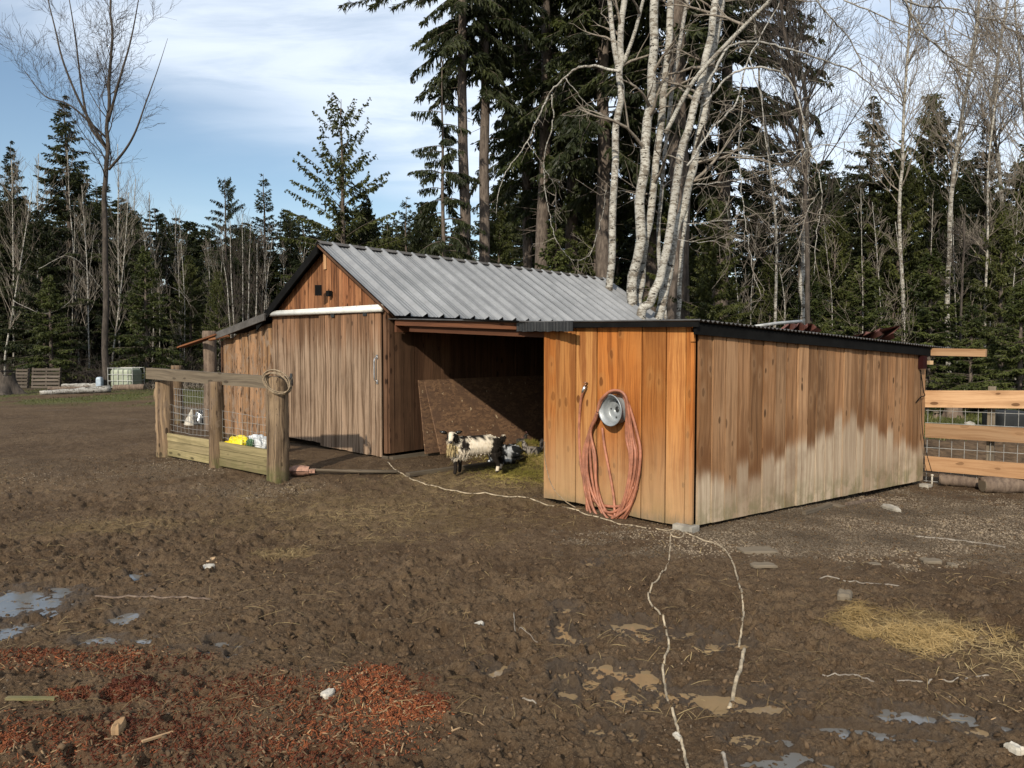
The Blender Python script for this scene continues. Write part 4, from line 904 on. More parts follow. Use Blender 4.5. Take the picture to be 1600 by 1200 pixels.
# things beyond the fence
q = G(1590, 673); tb = blob('black_tub', (q.x+.12, q.y+.5, q.z+.20), (.45, .45, .24), M['blacktub'], 2, .02, 1, 0, None, .35); tag(tb, 'black plastic tub on the grass behind the rail fence', 'tub')
def stump(name, label, px, py, w_px, h_px, mt='log_bark', flare=1.5, rot=False):
    q = G(px, py); s = q.y/F; r0 = w_px*s/2; h = h_px*s; mb = MB(); n_ = 20; nn = 8; r_ = R.random()
    for k in range(nn+1):
        f = k/nn
        for j in range(n_):
            a = 6.2832*j/n_; rr = r0*(1+(flare-1)*(1-f)**2.5*(.6+.5*math.sin(a*5+1)))*(1+.07*math.sin(a*3+2)); mb.v.append(q+Vector((rr*math.cos(a), rr*math.sin(a), h*f-.05+((R.uniform(-.25, .2) if rot else R.uniform(-.03, .03)) if k == nn else 0))))
    for k in range(nn):
        for j in range(n_): mb.face([k*n_+j, k*n_+(j+1) % n_, (k+1)*n_+(j+1) % n_, (k+1)*n_+j], None, r_)
    e = empty(name, q, label, 'stump'); 
    mb.build('bark', M['bark_dark' if rot else 'bark_log'], e, True); mb = MB(); mb.v = [q+Vector((r0*.97*math.cos(6.2832*j/n_), r0*.97*math.sin(6.2832*j/n_), h-.01)) for j in range(n_)]; mb.v += [v+UP*.03 for v in mb.v]
    mb.face([n_+j for j in range(n_)]); [mb.face([j, (j+1) % n_, n_+(j+1) % n_, n_+j]) for j in range(n_)]; mb.build('cut_face', M['black' if rot else 'grey'], e); rebase(e)
stump('tree_stump', 'wide rotten stump seen between the fence rails', 1489, 652, 24, 24, flare=1.7)
stump('tree_stump', 'small pale cut stump next to the shed wall beyond the fence', 1462, 654, 9, 10, flare=1.1)
stump('tree_stump', 'low broken stump behind the black tub', 1545, 648, 22, 14, flare=1.3)
q = G(1515, 668); tag(blob('round_stone', (q.x, q.y, q.z+.04), (.13, .1, .11), M['concrete'], 4, .2, 1.5), 'rounded pale stone in the grass behind the middle rail', 'stone')
# dark earth bank
mb_ = []; nx_, ny_ = 70, 26; Vv = []; a, b_ = G(1448, 728), G(1720, 735)
for i in range(nx_+1):
    for j in range(ny_+1):
        x = 6.6+i/nx_*7; y = 11.9+j/ny_*3.2; h = math.sin(3.14159*j/ny_)*.26*(.7+.6*float(fbm(np.array([x*1.2]), np.array([y*1.2]), 4, 3)[0]))*min(1, i/6)+float(fbm(np.array([x*7]), np.array([y*7]), 3, 4)[0]-.5)*.09
        Vv.append((x, y, g(x, y)-.03+h))
Q_ = [(i*(ny_+1)+j, (i+1)*(ny_+1)+j, (i+1)*(ny_+1)+j+1, i*(ny_+1)+j+1) for i in range(nx_) for j in range(ny_)]
tag(link('earth_bank', np_mesh('earth_bank', Vv, Q_, smooth=True), M['clod']), kind='structure')
def log(name, label, a, b_, r0, r1=None, mt='bark_log', cat='log', cut=True):
    a, b_ = Vector(a), Vector(b_); r1 = r1 or r0*.85; e = empty(name, a, label, cat); n_ = 12; P_ = [a.lerp(b_, i/n_)+Vector((0, 0, R.uniform(-.012, .012))) for i in range(n_+1)]
    mb = MB(); mb.tube(P_, [(r0+(r1-r0)*i/n_)*(1+R.uniform(-.06, .06)) for i in range(n_+1)], 14); mb.build('bark', M[mt], e, True)
    d_ = (b_-a).normalized()
    for nm, c_, rr, s in (('cut_end', a, r0, -1), ('cut_end', b_, r1, 1)):
        mb = MB(); mb.lathe(c_+d_*s*.001, d_*s, [(rr*.9, 0), (rr*.88, .006), (.0, .006)], 14); mb.build(nm, M['grey'], e)
    rebase(e)
def lg(p, r): return Vector((p.x, p.y, p.z+r*.85))
log('fallen_log', 'mossy log lying under the bottom rail of the fence', lg(G(1468, 757), .09), lg(G(1530, 762), .08), .09, None)
log('fallen_log', 'long dark log behind the bottom of the wire panel', lg(G(1535, 768), .11), lg(G(1690, 770), .1), .11)
log('fallen_log', 'pale stripped log in front of the bare maple, cut end to the right', lg(G(62, 617), .08), lg(G(172, 613), .14), .07, .15, 'bark_alder')
log('fallen_log', 'short log right of the bare maple', lg(G(178, 609), .11), lg(G(226, 609), .12), .11, .13)
log('fallen_log', 'light log lying left of the bare maple behind the stripped log', lg(G(98, 607), .10), lg(G(160, 607), .12), .11, .13, 'bark_alder')
log('fallen_log', 'low dark log between pallet and maple', lg(G(75, 612), .09), lg(G(140, 610), .1), .11, .09)
# pallets, stump, tank
def pallet(label, px, py, w_px, h_px, yaw, lean):
    q = G(px, py); s = q.y/F; W_, H_ = w_px*s, h_px*s; e = empty('pallet', q, label, 'pallet', None); U = Vector((math.cos(yaw), math.sin(yaw), 0)); N_ = Vector((-math.sin(yaw), math.cos(yaw), 0)); Vd = (UP+N_*lean).normalized()
    for k in range(6): mb = MB(); mb.box(q+Vd*(H_*(k+.08)/6), U*W_, Vd*H_*.11, -N_*.025); mb.build('slat', M['pallet'], e)
    for k in (0, .48, .95): mb = MB(); mb.box(q+U*W_*k, U*W_*.05, Vd*H_, N_*.10); mb.build('stringer', M['pallet'], e)
    rebase(e)
pallet('grey slatted pallet standing upright left of the bare maple', 49, 607, 43, 33, .05, .12)
pallet('dark pallet standing on edge beside the old stump', 24, 606, 22, 31, -.2, .1)
stump('tree_stump', 'big black rotten stump at the left edge under the trees', 10, 616, 26, 36, flare=2.6, rot=True)
q = G(189, 608); s = q.y/F; ib = empty('water_tank', q, 'pale caged water tank standing right of the bare maple', 'tank')
blob('tank', (q.x, q.y+.45, q.z+.44), (.46, .46, .40), M['ibc'], 1, .01, 1, 0, ib, .28)
mb = MB()
for i in range(6):
    x = q.x-.5+i*.2
    for yy in (q.y-.04, q.y+.94): mb.tube([Vector((x, yy, q.z)), Vector((x, yy, q.z+.88))], .012, 5)
for k in range(4):
    z = q.z+.08+k*.26; mb.tube([Vector((q.x-.5, q.y-.04, z)), Vector((q.x+.5, q.y-.04, z)), Vector((q.x+.5, q.y+.94, z)), Vector((q.x-.5, q.y+.94, z)), Vector((q.x-.5, q.y-.04, z))], .012, 5)
mb.build('cage', M['wire'], ib); rebase(ib)
q = G(156, 608); tag(blob('plastic_drum', (q.x, q.y, q.z+.24), (.12, .12, .26), M['blue'], 2, .02, 1, 0, None, .5), 'small bluish drum just left of the bare maple trunk', 'drum')
# bundle behind the wire
q = G(306, 664); s = q.y/F; bd = empty('bundle', q, 'small pale and black bundle lying behind the pen wire', 'bundle')
mb = MB(); n_ = 10; mb.lathe(q+Vector((-.12, 0, 0)), Vector((.12, 0, 1)), [(.13, 0), (.11, .1), (.06, .22), (.01, .34)], 9); mb.build('pale_peak', M['shell'], bd); blob('black_body', (q.x+.1, q.y+.15, q.z+.14), (.16, .12, .17), M['foil'], 7, .3, 2, .3, bd, .7, .6); rebase(bd)
# rusty sheets and pipe lying on the shed roof
def torn(label, Y, pts, seed, up=.0):
    rg = np.random.default_rng(seed); top = [at(x, y, Y+rg.uniform(-.1, .3)) for (x, y) in pts]; mb = MB(); n_ = len(top)
    for p in top: mb.v.append(p)
    for p in top: mb.v.append(Vector((p.x+.05, p.y+.55, min(p.z-.10, roofz(p)+.03))))
    for i in range(n_-1): mb.face([i, i+1, n_+i+1, n_+i])
    b0 = len(mb.v)
    for p in list(mb.v): mb.v.append(p+Vector((0, .004, -.006)))
    for i in range(n_-1): mb.face([b0+i, b0+n_+i, b0+n_+i+1, b0+i+1])
    return tag(mb.build('rusty_sheet', M['rust']), label, 'metal sheet')
def roofz(p): return 2.12-.03*max(0, p.y-8)
torn('twisted rusty metal sheet on the shed roof by the brown trunk', 9.6, [(1232, 508), (1236, 501), (1246, 509), (1250, 503), (1262, 511), (1262, 505), (1270, 506), (1276, 511), (1284, 516)], 1)
torn('curled rusty sheet on the far part of the shed roof', 9.9, [(1335, 523), (1346, 522), (1353, 518), (1360, 519), (1368, 517), (1376, 512), (1374, 516), (1380, 522)], 2)
torn('dark rusty flap sticking up near the far end of the shed roof', 10.2, [(1375, 514), (1392, 511), (1408, 508), (1402, 514), (1396, 520), (1398, 528)], 3)
mb = MB(); mb.tube([at(1180, 510, 9.0), at(1215, 505, 9.3), at(1252, 502, 9.6)], .02, 8); tag(mb.build('grey_pole', M['wire'], None, True), 'thin grey pole lying on the shed roof', 'pole')
# yard litter
def chunk(name, label, px, py, w_px, h_px, th, mt, yaw=0, cat='bark piece', seed=1):
    q = gz(px, py, 0); s = q.y/F; w_ = w_px*s/2; d_ = h_px*q.y*q.y/(EYE*F)/2; rg = np.random.default_rng(seed); n_ = 12; mb = MB(); ca, sa = math.cos(yaw), math.sin(yaw)
    ring = [(w_*math.copysign(abs(math.cos(a))**.6, math.cos(a))*rg.uniform(.82, 1.1), d_*math.copysign(abs(math.sin(a))**.6, math.sin(a))*rg.uniform(.75, 1.2)) for a in np.linspace(0, 6.2832, n_+1)[:-1]]
    for (z, k) in ((-.004, 1.0), (th*.6, 1.0), (th, .8)):
        for (x, y) in ring: mb.v.append(q+Vector(((x*ca-y*sa)*k, (x*sa+y*ca)*k, z+rg.uniform(-.15, .15)*th)))
    for l in range(2):
        for j in range(n_): mb.face([l*n_+j, l*n_+(j+1) % n_, (l+1)*n_+(j+1) % n_, (l+1)*n_+j])
    mb.v.append(q+UP*th*.95); c0 = len(mb.v)-1
    for j in range(n_): mb.face([2*n_+j, 2*n_+(j+1) % n_, c0])
    return tag(mb.build(name, M[mt]), label, cat)
chunk('bark_strip', 'long pale bark strip in front of the shed corner', 1184, 861, 62, 11, .02, 'grey', 0, seed=1)
chunk('bark_strip', 'short bark strip just below the long one', 1192, 885, 42, 7, .02, 'grey', .05, seed=2)
chunk('bark_chunk', 'curled pale bark chunk above the straw', 1320, 937, 24, 13, .05, 'grey', -.4, seed=3)
chunk('bark_chunk', 'flat bark piece on the gravel right of centre', 1455, 876, 30, 7, .02, 'grey', -.1, seed=4)
chunk('bark_chunk', 'small bark piece on the gravel near the right edge', 1488, 884, 12, 6, .02, 'grey', 0, seed=5)
chunk('bark_chunk', 'pale bark bit left of the flat bark piece', 1367, 882, 20, 5, .012, 'grey', .1, seed=6)
chunk('stone', 'light stone on the gravel beside the far end of the shed', 1392, 796, 16, 8, .05, 'concrete', .2, 'stone', 7)
chunk('white_shell', 'white flat shell like chip in the mud at the left', 325, 885, 22, 7, .02, 'shell', .1, 'chip', 8)
chunk('brown_chip', 'small tan wood piece just above the white chip', 331, 876, 12, 7, .02, 'chips_pale', -.5, 'wood piece', 9)
chunk('white_scrap', 'small white scrap in the mud near the centre', 745, 976, 14, 12, .03, 'shell', -.7, 'scrap', 10)
chunk('white_scrap', 'white scrap near the foot of the left pale rope', 1059, 1149, 10, 12, .02, 'shell', .4, 'scrap', 11)
chunk('white_scrap', 'pale scrap at the bottom right corner', 1585, 1170, 18, 14, .03, 'shell', .4, 'scrap', 12)
chunk('white_scrap', 'grey white scrap beside the red chips', 512, 1083, 18, 12, .02, 'shell', -.4, 'scrap', 13)
chunk('wood_block', 'small square wood block among the chips at the lower left', 185, 1140, 18, 18, .04, 'chips_pale', .2, 'wood piece', 14)
def plank(name, label, a, b_, w_, th, mt, cat='plank'):
    a, b_ = gz(*a, th*.6), gz(*b_, th*.6); mb = MB(); mb.beam(a, b_, w_, th); return tag(mb.build(name, M[mt]), label, cat)
plank('lath', 'thin yellow lath lying in the chips at the far lower left', (10, 1096), (87, 1094), .028, .012, 'planter')
plank('lath', 'short orange lath slanting in the lower left chips', (222, 1163), (270, 1143), .014, .010, 'chips_pale')
plank('dead_stick', 'thick short stick lying by the shed side wall', (1256, 804), (1298, 793), .045, .04, 'grey', 'stick')
plank('dead_stick', 'thin dark stick lying on the gravel behind the thick one', (1322, 790), (1368, 782), .03, .03, 'bark_log', 'stick')
plank('bark_plate', 'brown flat bark plate by the shed wall', (1290, 788), (1316, 793), .12, .015, 'grey', 'bark piece')
for lb, pts, w_ in (('pale wavy stick on the gravel at the right', [(1430, 839), (1480, 844), (1530, 848), (1570, 857)], .012), ('thin branched twig above the curled bark chunk', [(1281, 901), (1320, 906), (1355, 911), (1405, 913)], .007),
    ('crooked twig in the mud below the straw', [(1285, 1057), (1310, 1060), (1335, 1058), (1365, 1070)], .006), ('brown twig in the mud at the lower right', [(1400, 1067), (1440, 1066), (1460, 1059), (1490, 1062), (1520, 1052), (1545, 1050)], .006),
    ('long dark stick at the edge of the left puddle', [(136, 936), (200, 934), (270, 936), (330, 935)], .010), ('white twig at the bottom centre', [(791, 1088), (810, 1091), (825, 1094), (838, 1097)], .006),
    ('thin bent twig in the mud left of the ropes', [(803, 965), (806, 988), (820, 996), (840, 1000)], .004), ('short stick at the bottom edge right of the left rope', [(1128, 1175), (1132, 1185), (1136, 1200)], .010)):
    cord('twig', lb, pts, w_/1.2, 'bark_twig' if 'dark' not in lb else 'bark_log', cat='twig')
# hay heap
rg = np.random.default_rng(3); hc = G(822, 722); n = 5200; x = hc.x+rg.normal(0, .33, n)+.05; y = hc.y+.12+rg.normal(0, .34, n)
k = (x < OL.x+.3+(y-OL.y)*.9) & (y > OL.y+.15); x, y = x[k], y[k]; n = len(x); hz = .30*np.exp(-((x-hc.x-.08)**2/.12+(y-hc.y-.3)**2/.14))
scatter('hay', BLADE, BF, x, y, rg.uniform(0, .02, n)+hz, np.stack([rg.uniform(.02, .07, n), rg.uniform(.02, .05, n), rg.uniform(.03, .09, n)], 1), M['hay'], .4, 'greenish hay heaped against the inside of the orange wall')
h2 = G(812, 742); n = 3200; x = h2.x+rg.normal(0, .33, n); y = h2.y+rg.normal(0, .30, n); k = ~((x > OL.x-.02) & (y < OL.y+.1)) & (x < OL.x+.5); x, y = x[k], y[k]; n = len(x)
scatter('strewn_hay', BLADE, BF, x, y, rg.uniform(0, .02, n), np.stack([rg.uniform(.02, .07, n), rg.uniform(.02, .05, n), rg.uniform(.03, .09, n)], 1), M['hay'], .3, 'yellow green hay strewn over the ground in front of the heap')
def dome(c, r_, h_, mt, name, kind=None):
    mb = MB(); n_ = 22; nn = 8
    for k in range(nn+1):
        for j in range(n_): f = k/nn; a = 6.2832*j/n_; mb.v.append(Vector((c.x+r_*f*math.cos(a), c.y+r_*f*math.sin(a), c.z+h_*math.exp(-f*f*3.5)+R.uniform(-.01, .01)-.02)))
    for k in range(nn):
        for j in range(n_): mb.face([k*n_+j, k*n_+(j+1) % n_, (k+1)*n_+(j+1) % n_, (k+1)*n_+j][::-1])
    o = mb.build(name, M[mt], None, True); tag(o, 'trodden core of the hay heap', kind='stuff'); return o
dome(Vector((hc.x+.08, hc.y+.3, hc.z)), .62, .28, 'straw_old', 'hay_core')
# silver sack beside the goat
q = G(792, 728); e = empty('feed_sack', q, 'shiny black and silver sack slumped between goat and hens', 'sack')
blob('body', (q.x, q.y+.15, q.z+.15), (.27, .17, .17), M['foil'], 12, .3, 2.2, .5, e, .8, .9, False)
blob('open_mouth', (q.x-.16, q.y+.05, q.z+.10), (.13, .12, .12), M['foil'], 22, .35, 2.5, -.3, e, .7, 1.0, False); rebase(e)

# ================================================================== ANIMALS
def skin(name, vs, es, rs, sub=2):
    me = bpy.data.meshes.new(name); me.from_pydata([tuple(v) for v in vs], es, []); o = bpy.data.objects.new(name, me); COL.objects.link(o)
    sm = o.modifiers.new('s', 'SKIN'); sm.use_smooth_shade = True; me.skin_vertices.new() if not me.skin_vertices else None
    for i, r_ in enumerate(rs):
        me.skin_vertices[0].data[i].radius = r_ if hasattr(r_, '__len__') else (r_, r_)
    me.skin_vertices[0].data[0].use_root = True; o.modifiers.new('u', 'SUBSURF').render_levels = sub; o.modifiers['u'].levels = sub
    dg = bpy.context.evaluated_depsgraph_get(); dg.update(); m2 = bpy.data.meshes.new_from_object(o.evaluated_get(dg)); bpy.data.objects.remove(o); return m2
m, t = mat('coat'); c = t.n('Attribute', {'attribute_name': 'col'}).outputs['Color']; P = t.n('TexCoord').outputs['Object']
out(t, t.n('BsdfPrincipled', Base_Color=t.mix(t.mapr(t.noise(t.scale(P, 60, 60, 18), 1.0, 3, .6), .3, .7, 0, .5), c, (.8, .7, .55), 'MULTIPLY'), Roughness=.95, Specular_IOR_Level=.1, Normal=bump(t, t.noise(t.scale(P, 70, 70, 14), 1.0, 4, .6), .5, .004))); M['coat'] = m
M['eye'] = plain('dark_eye', (.01, .008, .006), .15); M['horn'] = plain('hoof', (.05, .04, .035), .6)
def colour(me, fn):
    n_ = len(me.vertices); co = np.empty(n_*3); me.vertices.foreach_get('co', co); co = co.reshape(-1, 3); ca = me.color_attributes.new('col', 'FLOAT_COLOR', 'POINT')
    ca.data.foreach_set('color', np.concatenate([fn(co), np.ones((n_, 1))], 1).astype(np.float32).ravel()); return co
# goat: local x = head to tail, y = its left side (towards the camera is -y)
gv = [(.30,0,.37),(.45,0,.385),(.55,0,.385),(.13,0,.37),(.03,0,.37),(-.03,-.03,.44),(-.06,-.07,.50),(-.085,-.11,.535),(-.10,-.155,.50),(-.115,-.195,.455),
      (.07,.07,.30),(.065,.075,.19),(.07,.075,.10),(.06,.075,.02),(-.01,-.065,.30),(-.025,-.07,.19),(-.02,-.07,.10),(-.035,-.07,.02),
      (.56,.08,.29),(.575,.085,.20),(.635,.085,.135),(.61,.085,.02),(.49,-.08,.29),(.50,-.085,.20),(.545,-.085,.135),(.52,-.085,.02),(.61,0,.44),(.64,0,.50)]
ge = [(0,1),(1,2),(0,3),(3,4),(4,5),(5,6),(6,7),(7,8),(8,9),(4,10),(10,11),(11,12),(12,13),(4,14),(14,15),(15,16),(16,17),(2,18),(18,19),(19,20),(20,21),(2,22),(22,23),(23,24),(24,25),(2,26),(26,27)]
gr = [.145,.135,.11,.14,.115,.085,.07,.066,.05,.032, .052,.030,.024,.024,.052,.030,.024,.024, .075,.045,.028,.022,.075,.045,.028,.022,.03,.018]
gme = skin('body', gv, ge, gr)
WH = np.array([.62, .56, .46]); BL = np.array([.018, .015, .013]); YE = np.array([.50, .40, .22])
def goatcol(co):
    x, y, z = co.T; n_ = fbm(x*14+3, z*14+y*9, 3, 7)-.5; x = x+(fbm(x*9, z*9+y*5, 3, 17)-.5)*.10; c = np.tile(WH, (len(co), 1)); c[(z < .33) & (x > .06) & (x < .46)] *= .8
    def blk(mk): c[mk] = BL
    blk((z+n_*.10 > .475) & (x > .08) & (x < .40)); blk((x+n_*.1 > .455) & (z < .48)); blk((z < .20) & (x < .2)); blk((x > .55) & (z < .5)); blk((x > .03) & (x < .13) & (z+n_*.2 > .34) & (z < .50)); blk((z < .27) & (x > .4) & (z > .11))
    c[(x > .4) & (z < .11) & (z > .05)] = WH
    hd = (co[:, 0] < -.0) & (z > .46) & (co[:, 1] < -.06); uu = (co[:, 0]+.085)*.969+(co[:, 1]+.105)*-.247+(-co[:, 1]-.105)*.0; blk(hd & (np.abs(uu) > .030)); c[(x < .0) & (z < .42) & (z > .33) & (y < -.05)] = YE
    return c
colour(gme, goatcol)
gf = G(712, 744); bdir = Vector((.96, .28, 0)).normalized(); gyaw = math.atan2(bdir.y, bdir.x); GS = 1.06
goat = empty('goat', Vector((gf.x, gf.y+.07, gf.z)), 'small long haired black and white goat standing in the bay opening', 'goat'); goat.rotation_euler = (0, 0, gyaw); goat.scale = (GS,)*3
link('body', gme, M['coat'], goat)
# long hair
gme.calc_loop_triangles(); co = np.array([v.co for v in gme.vertices]); no = np.array([v.normal for v in gme.vertices]); rg = np.random.default_rng(2)
idx = rg.integers(0, len(co), 9000); k = (co[idx, 2] > .24) & ~((co[idx, 0] < -.06) & (co[idx, 1] < -.08)); idx = idx[k]; b_ = co[idx]+rg.normal(0, .006, (len(idx), 3))
dn = no[idx]*.45+np.array([.25, 0, -1.0])+rg.normal(0, .22, (len(idx), 3)); ln_ = rg.uniform(.018, .04, len(idx))*(1+.9*(b_[:, 0] < .12)); Vl, Ql = leaves(b_, dn, ln_, np.full(len(idx), .0035))
hm = np_mesh('coat_hair', Vl, Ql); cc = np.repeat(goatcol(b_)*rg.uniform(.7, 1.15, (len(b_), 1)), 4, 0); ca = hm.color_attributes.new('col', 'FLOAT_COLOR', 'POINT'); ca.data.foreach_set('color', np.concatenate([cc, np.ones((len(cc), 1))], 1).astype(np.float32).ravel()); link('coat_hair', hm, M['coat'], goat)
n_ = 420; b_ = np.stack([rg.normal(-.10, .020, n_), rg.normal(-.145, .022, n_), rg.uniform(.34, .44, n_)], 1); Vl, Ql = leaves(b_, np.array([[0, -.1, -1]])+rg.normal(0, .12, (n_, 3)), rg.uniform(.05, .11, n_), np.full(n_, .004)); hm = np_mesh('beard', Vl, Ql)
cc = np.tile([*YE, 1], (len(Vl), 1))*rg.uniform(.6, 1.2, (len(Vl), 1)); ca = hm.color_attributes.new('col', 'FLOAT_COLOR', 'POINT'); ca.data.foreach_set('color', cc.astype(np.float32).ravel()); link('beard', hm, M['coat'], goat)
for s in (-1, 1):
    hx, hy = -.085, -.105; ux, uy = math.cos(-.25), math.sin(-.25); mb = MB()
    P_ = [Vector((hx+ux*s*.05, hy+uy*s*.05, .555)), Vector((hx+ux*s*.085, hy+uy*s*.085, .57)), Vector((hx+ux*s*.12, hy+uy*s*.12, .575)), Vector((hx+ux*s*.145, hy+uy*s*.145, .585))]; mb.tube(P_, [.014, .024, .02, .004], 8); mb.build('ear', M['eye'], goat, True)
    mb = MB(); c_ = Vector((hx+ux*s*.045-.012, hy-.045, .525)); mb.lathe(c_-Vector((0, .01, 0)), Vector((s*.5, -1, 0)), [(.011, 0), (.009, .008), (0, .012)], 10); mb.build('eye', M['eye'], goat, True)
mb = MB(); mb.lathe(Vector((-.115, -.222, .455)), Vector((-.1, -1, -.3)), [(.02, -.006), (.016, .004), (0, .008)], 10); mb.build('nose', M['horn'], goat, True)
# hens
def hen(label, px, py, yaw, sc, dark, spk):
    q = G(px, py); e = empty('hen', q, label, 'hen'); e.rotation_euler = (0, 0, yaw); e.scale = (sc,)*3
    vs = [(0,0,.16),(.09,0,.17),(.15,0,.21),(-.08,0,.18),(-.125,0,.24),(-.14,0,.31),(-.155,0,.345),(0,.045,.09),(-.005,.045,.02),(0,-.045,.09),(-.005,-.045,.02)]
    es = [(0,1),(1,2),(0,3),(3,4),(4,5),(5,6),(0,7),(7,8),(0,9),(9,10)]; me = skin('body', vs, es, [.105,.085,.04,.085,.055,.035,.03,.03,.010,.03,.010])
    def fn(co):
        x, y, z = co.T; n_ = fbm(x*70, z*70+y*50, 2, 5); c = np.where((n_ > .5)[:, None], np.array(spk), np.array(dark)); c[(x > .06)] = (.015, .015, .015); return c
    colour(me, fn); link('body', me, M['coat'], e)
    rg = np.random.default_rng(int(px)); n_ = 60; b_ = np.stack([rg.uniform(.11, .17, n_), rg.normal(0, .02, n_), rg.uniform(.18, .24, n_)], 1); Vl, Ql = leaves(b_, np.stack([rg.uniform(.1, .7, n_), rg.normal(0, .12, n_), rg.uniform(.6, 1, n_)], 1), rg.uniform(.08, .17, n_), np.full(n_, .014)); link('tail', np_mesh('tail', Vl, Ql), M['hen'], e)
    mb = MB(); mb.tube([Vector((-.175, 0, .345)), Vector((-.20, 0, .335))], [.012, .002], 6); mb.build('beak', M['horn'], e); mb = MB(); mb.tube([Vector((-.175, 0, .375)), Vector((-.155, 0, .395)), Vector((-.13, 0, .38))], [.005, .012, .005], 6); mb.build('comb', M['comb'], e)
M['comb'] = plain('pale_comb', (.12, .05, .04), .7)
hen('speckled hen with upright black tail standing on the hay', 832, 722, .25, 1.0, (.03, .027, .025), (.22, .20, .18))
hen('black hen behind the silver sack, left of the speckled hen', 812, 704, 2.6, .85, (.02, .02, .02), (.05, .045, .04))
# ================================================================== TREES
def conifer(seed, H, r0, hb, Lmax, power=.8, e0=.25, droop=.35, per_m=7.5, step=.11, nq=5, ll=.26, lw=.028, hang=.45, gaps=.25, topsharp=1.0, dead=0):
    rg = np.random.default_rng(seed)
    z = np.linspace(0, H, 14); bx = np.cumsum(rg.normal(0, .035, 14))*H/18; by = np.cumsum(rg.normal(0, .035, 14))*H/18
    rad = r0*(1-z/H)**.8+.012
    mb = MB(); mb.tube([Vector((bx[i], by[i], z[i])) for i in range(14)], list(rad), 9)
    nb = int((H-hb)*per_m); hs = hb+(H-hb)*np.sort(rg.random(nb))**.92; segs = []; B_, D_, Ln, Wd = [], [], [], []
    az = rg.random()*6; gap = np.sin(hs*1.7+rg.random()*6)*.5+.5
    for i in range(nb):
        f = (hs[i]-hb)/(H-hb); az += 2.4+rg.normal(0, .5)
        if rg.random() < gaps*gap[i]: continue
        lowf = min(1, (f+.06)/.16)**.5
        L = Lmax*max((1-f)**power*topsharp, .03)*lowf*rg.uniform(.55, 1.12)
        ez = e0*(.4+f*1.5)+rg.normal(0, .09); x0 = np.interp(hs[i], z, bx); y0 = np.interp(hs[i], z, by)
        n = max(3, int(L/step)); s = np.linspace(0, 1, n+1); a2 = az+np.cumsum(rg.normal(0, .05, n+1))
        px = x0+np.cos(a2)*L*s; py = y0+np.sin(a2)*L*s; pz = hs[i]+L*(ez*s-droop*(1-f*.6)*s*s+.10*s**4)
        P_ = np.stack([px, py, pz], 1); rr = .012+.022*L/max(Lmax, .1)
        ks = list(range(0, n, max(1, n//5)))+[n]
        for a_, b_ in zip(ks, ks[1:]): segs.append((*P_[a_], *P_[b_], rr*(1-.8*a_/n), rr*(1-.8*b_/n)))
        st = s > .12+.1*(1-f); Pn = P_[st]; m_ = len(Pn)
        if m_ == 0: continue
        k = nq; Pb = np.repeat(Pn, k, 0)+rg.normal(0, .02, (m_*k, 3)); out_d = np.stack([np.cos(a2[st]), np.sin(a2[st]), np.full(m_, ez-droop)], 1)
        sd = np.stack([-np.sin(a2[st]), np.cos(a2[st]), np.zeros(m_)], 1)
        sg = rg.choice([-1, 1], (m_, k, 1))*rg.uniform(.2, 1.3, (m_, k, 1)); dd = out_d[:, None, :]*rg.uniform(.25, 1, (m_, k, 1))+sd[:, None, :]*sg
        dd[..., 2] -= hang*rg.uniform(.2, 1.5, (m_, k))
        taper = np.repeat(.55+.75*np.sin(np.pi*np.clip(s[st]*.85+.1, 0, 1)), k)
        B_.append(Pb); D_.append(dd.reshape(-1, 3)); Ln.append(ll*taper*rg.uniform(.5, 1.25, m_*k)*(1-.35*f)); Wd.append(lw*rg.uniform(.6, 1.3, m_*k))
    # secondary leaves on each twig
    B_ = np.concatenate(B_); D_ = np.concatenate(D_); Ln = np.concatenate(Ln); Wd = np.concatenate(Wd)
    Dn = D_/np.linalg.norm(D_, axis=1)[:, None]; mid = B_+Dn*(Ln*rg.uniform(.3, .8, len(Ln)))[:, None]; D2 = Dn+rg.normal(0, .55, D_.shape); D2[:, 2] -= hang*.5
    B2 = np.concatenate([B_, mid]); D2 = np.concatenate([D_, D2]); L2 = np.concatenate([Ln, Ln*.6]); W2 = np.concatenate([Wd, Wd*.9])
    for i in range(dead):
        h = rg.uniform(hb*.35, hb); a_ = rg.random()*6.28; L = rg.uniform(.4, 1.4); p0 = np.array([np.interp(h, z, bx), np.interp(h, z, by), h]); p1 = p0+[math.cos(a_)*L, math.sin(a_)*L, rg.uniform(-.3, .15)]
        segs.append((*p0, *p1, .016, .005))
    Vs, Qs = prisms(segs, 3); b0 = len(mb.v)
    tm = mb; base = len(tm.v)
    for v_ in Vs: tm.v.append(v_)
    for q in Qs: tm.face([base+int(k) for k in q])
    me = bpy.data.meshes.new('trunk'); me.from_pydata([tuple(v) for v in tm.v], [], tm.f); me.polygons.foreach_set('use_smooth', [True]*len(me.polygons))
    Vl, Ql = leaves(B2, D2, L2, W2); return me, np_mesh('crown', Vl, Ql, rg.random(len(Ql))*.6+.4*rg.random()), H
VAR = {}
VAR['fir'] = conifer(1, 20, .26, 1.0, 4.3, .75, .30, .42, 12, .13, 6, .42, .045, .35, .15)
VAR['fir2'] = conifer(2, 20, .26, 2.0, 3.9, .62, .25, .5, 11, .13, 6, .42, .046, .45, .2)
VAR['spruce'] = conifer(3, 16, .22, .6, 3.9, .85, .25, .45, 15, .12, 6, .36, .042, .5, .1)
VAR['droopy'] = conifer(4, 14, .2, 1.0, 4.2, .62, .55, .95, 9, .12, 6, .36, .036, .75, .3)
VAR['narrow'] = conifer(5, 16, .18, 1.0, 1.9, .6, .5, .6, 10, .11, 6, .32, .040, .5, .35)
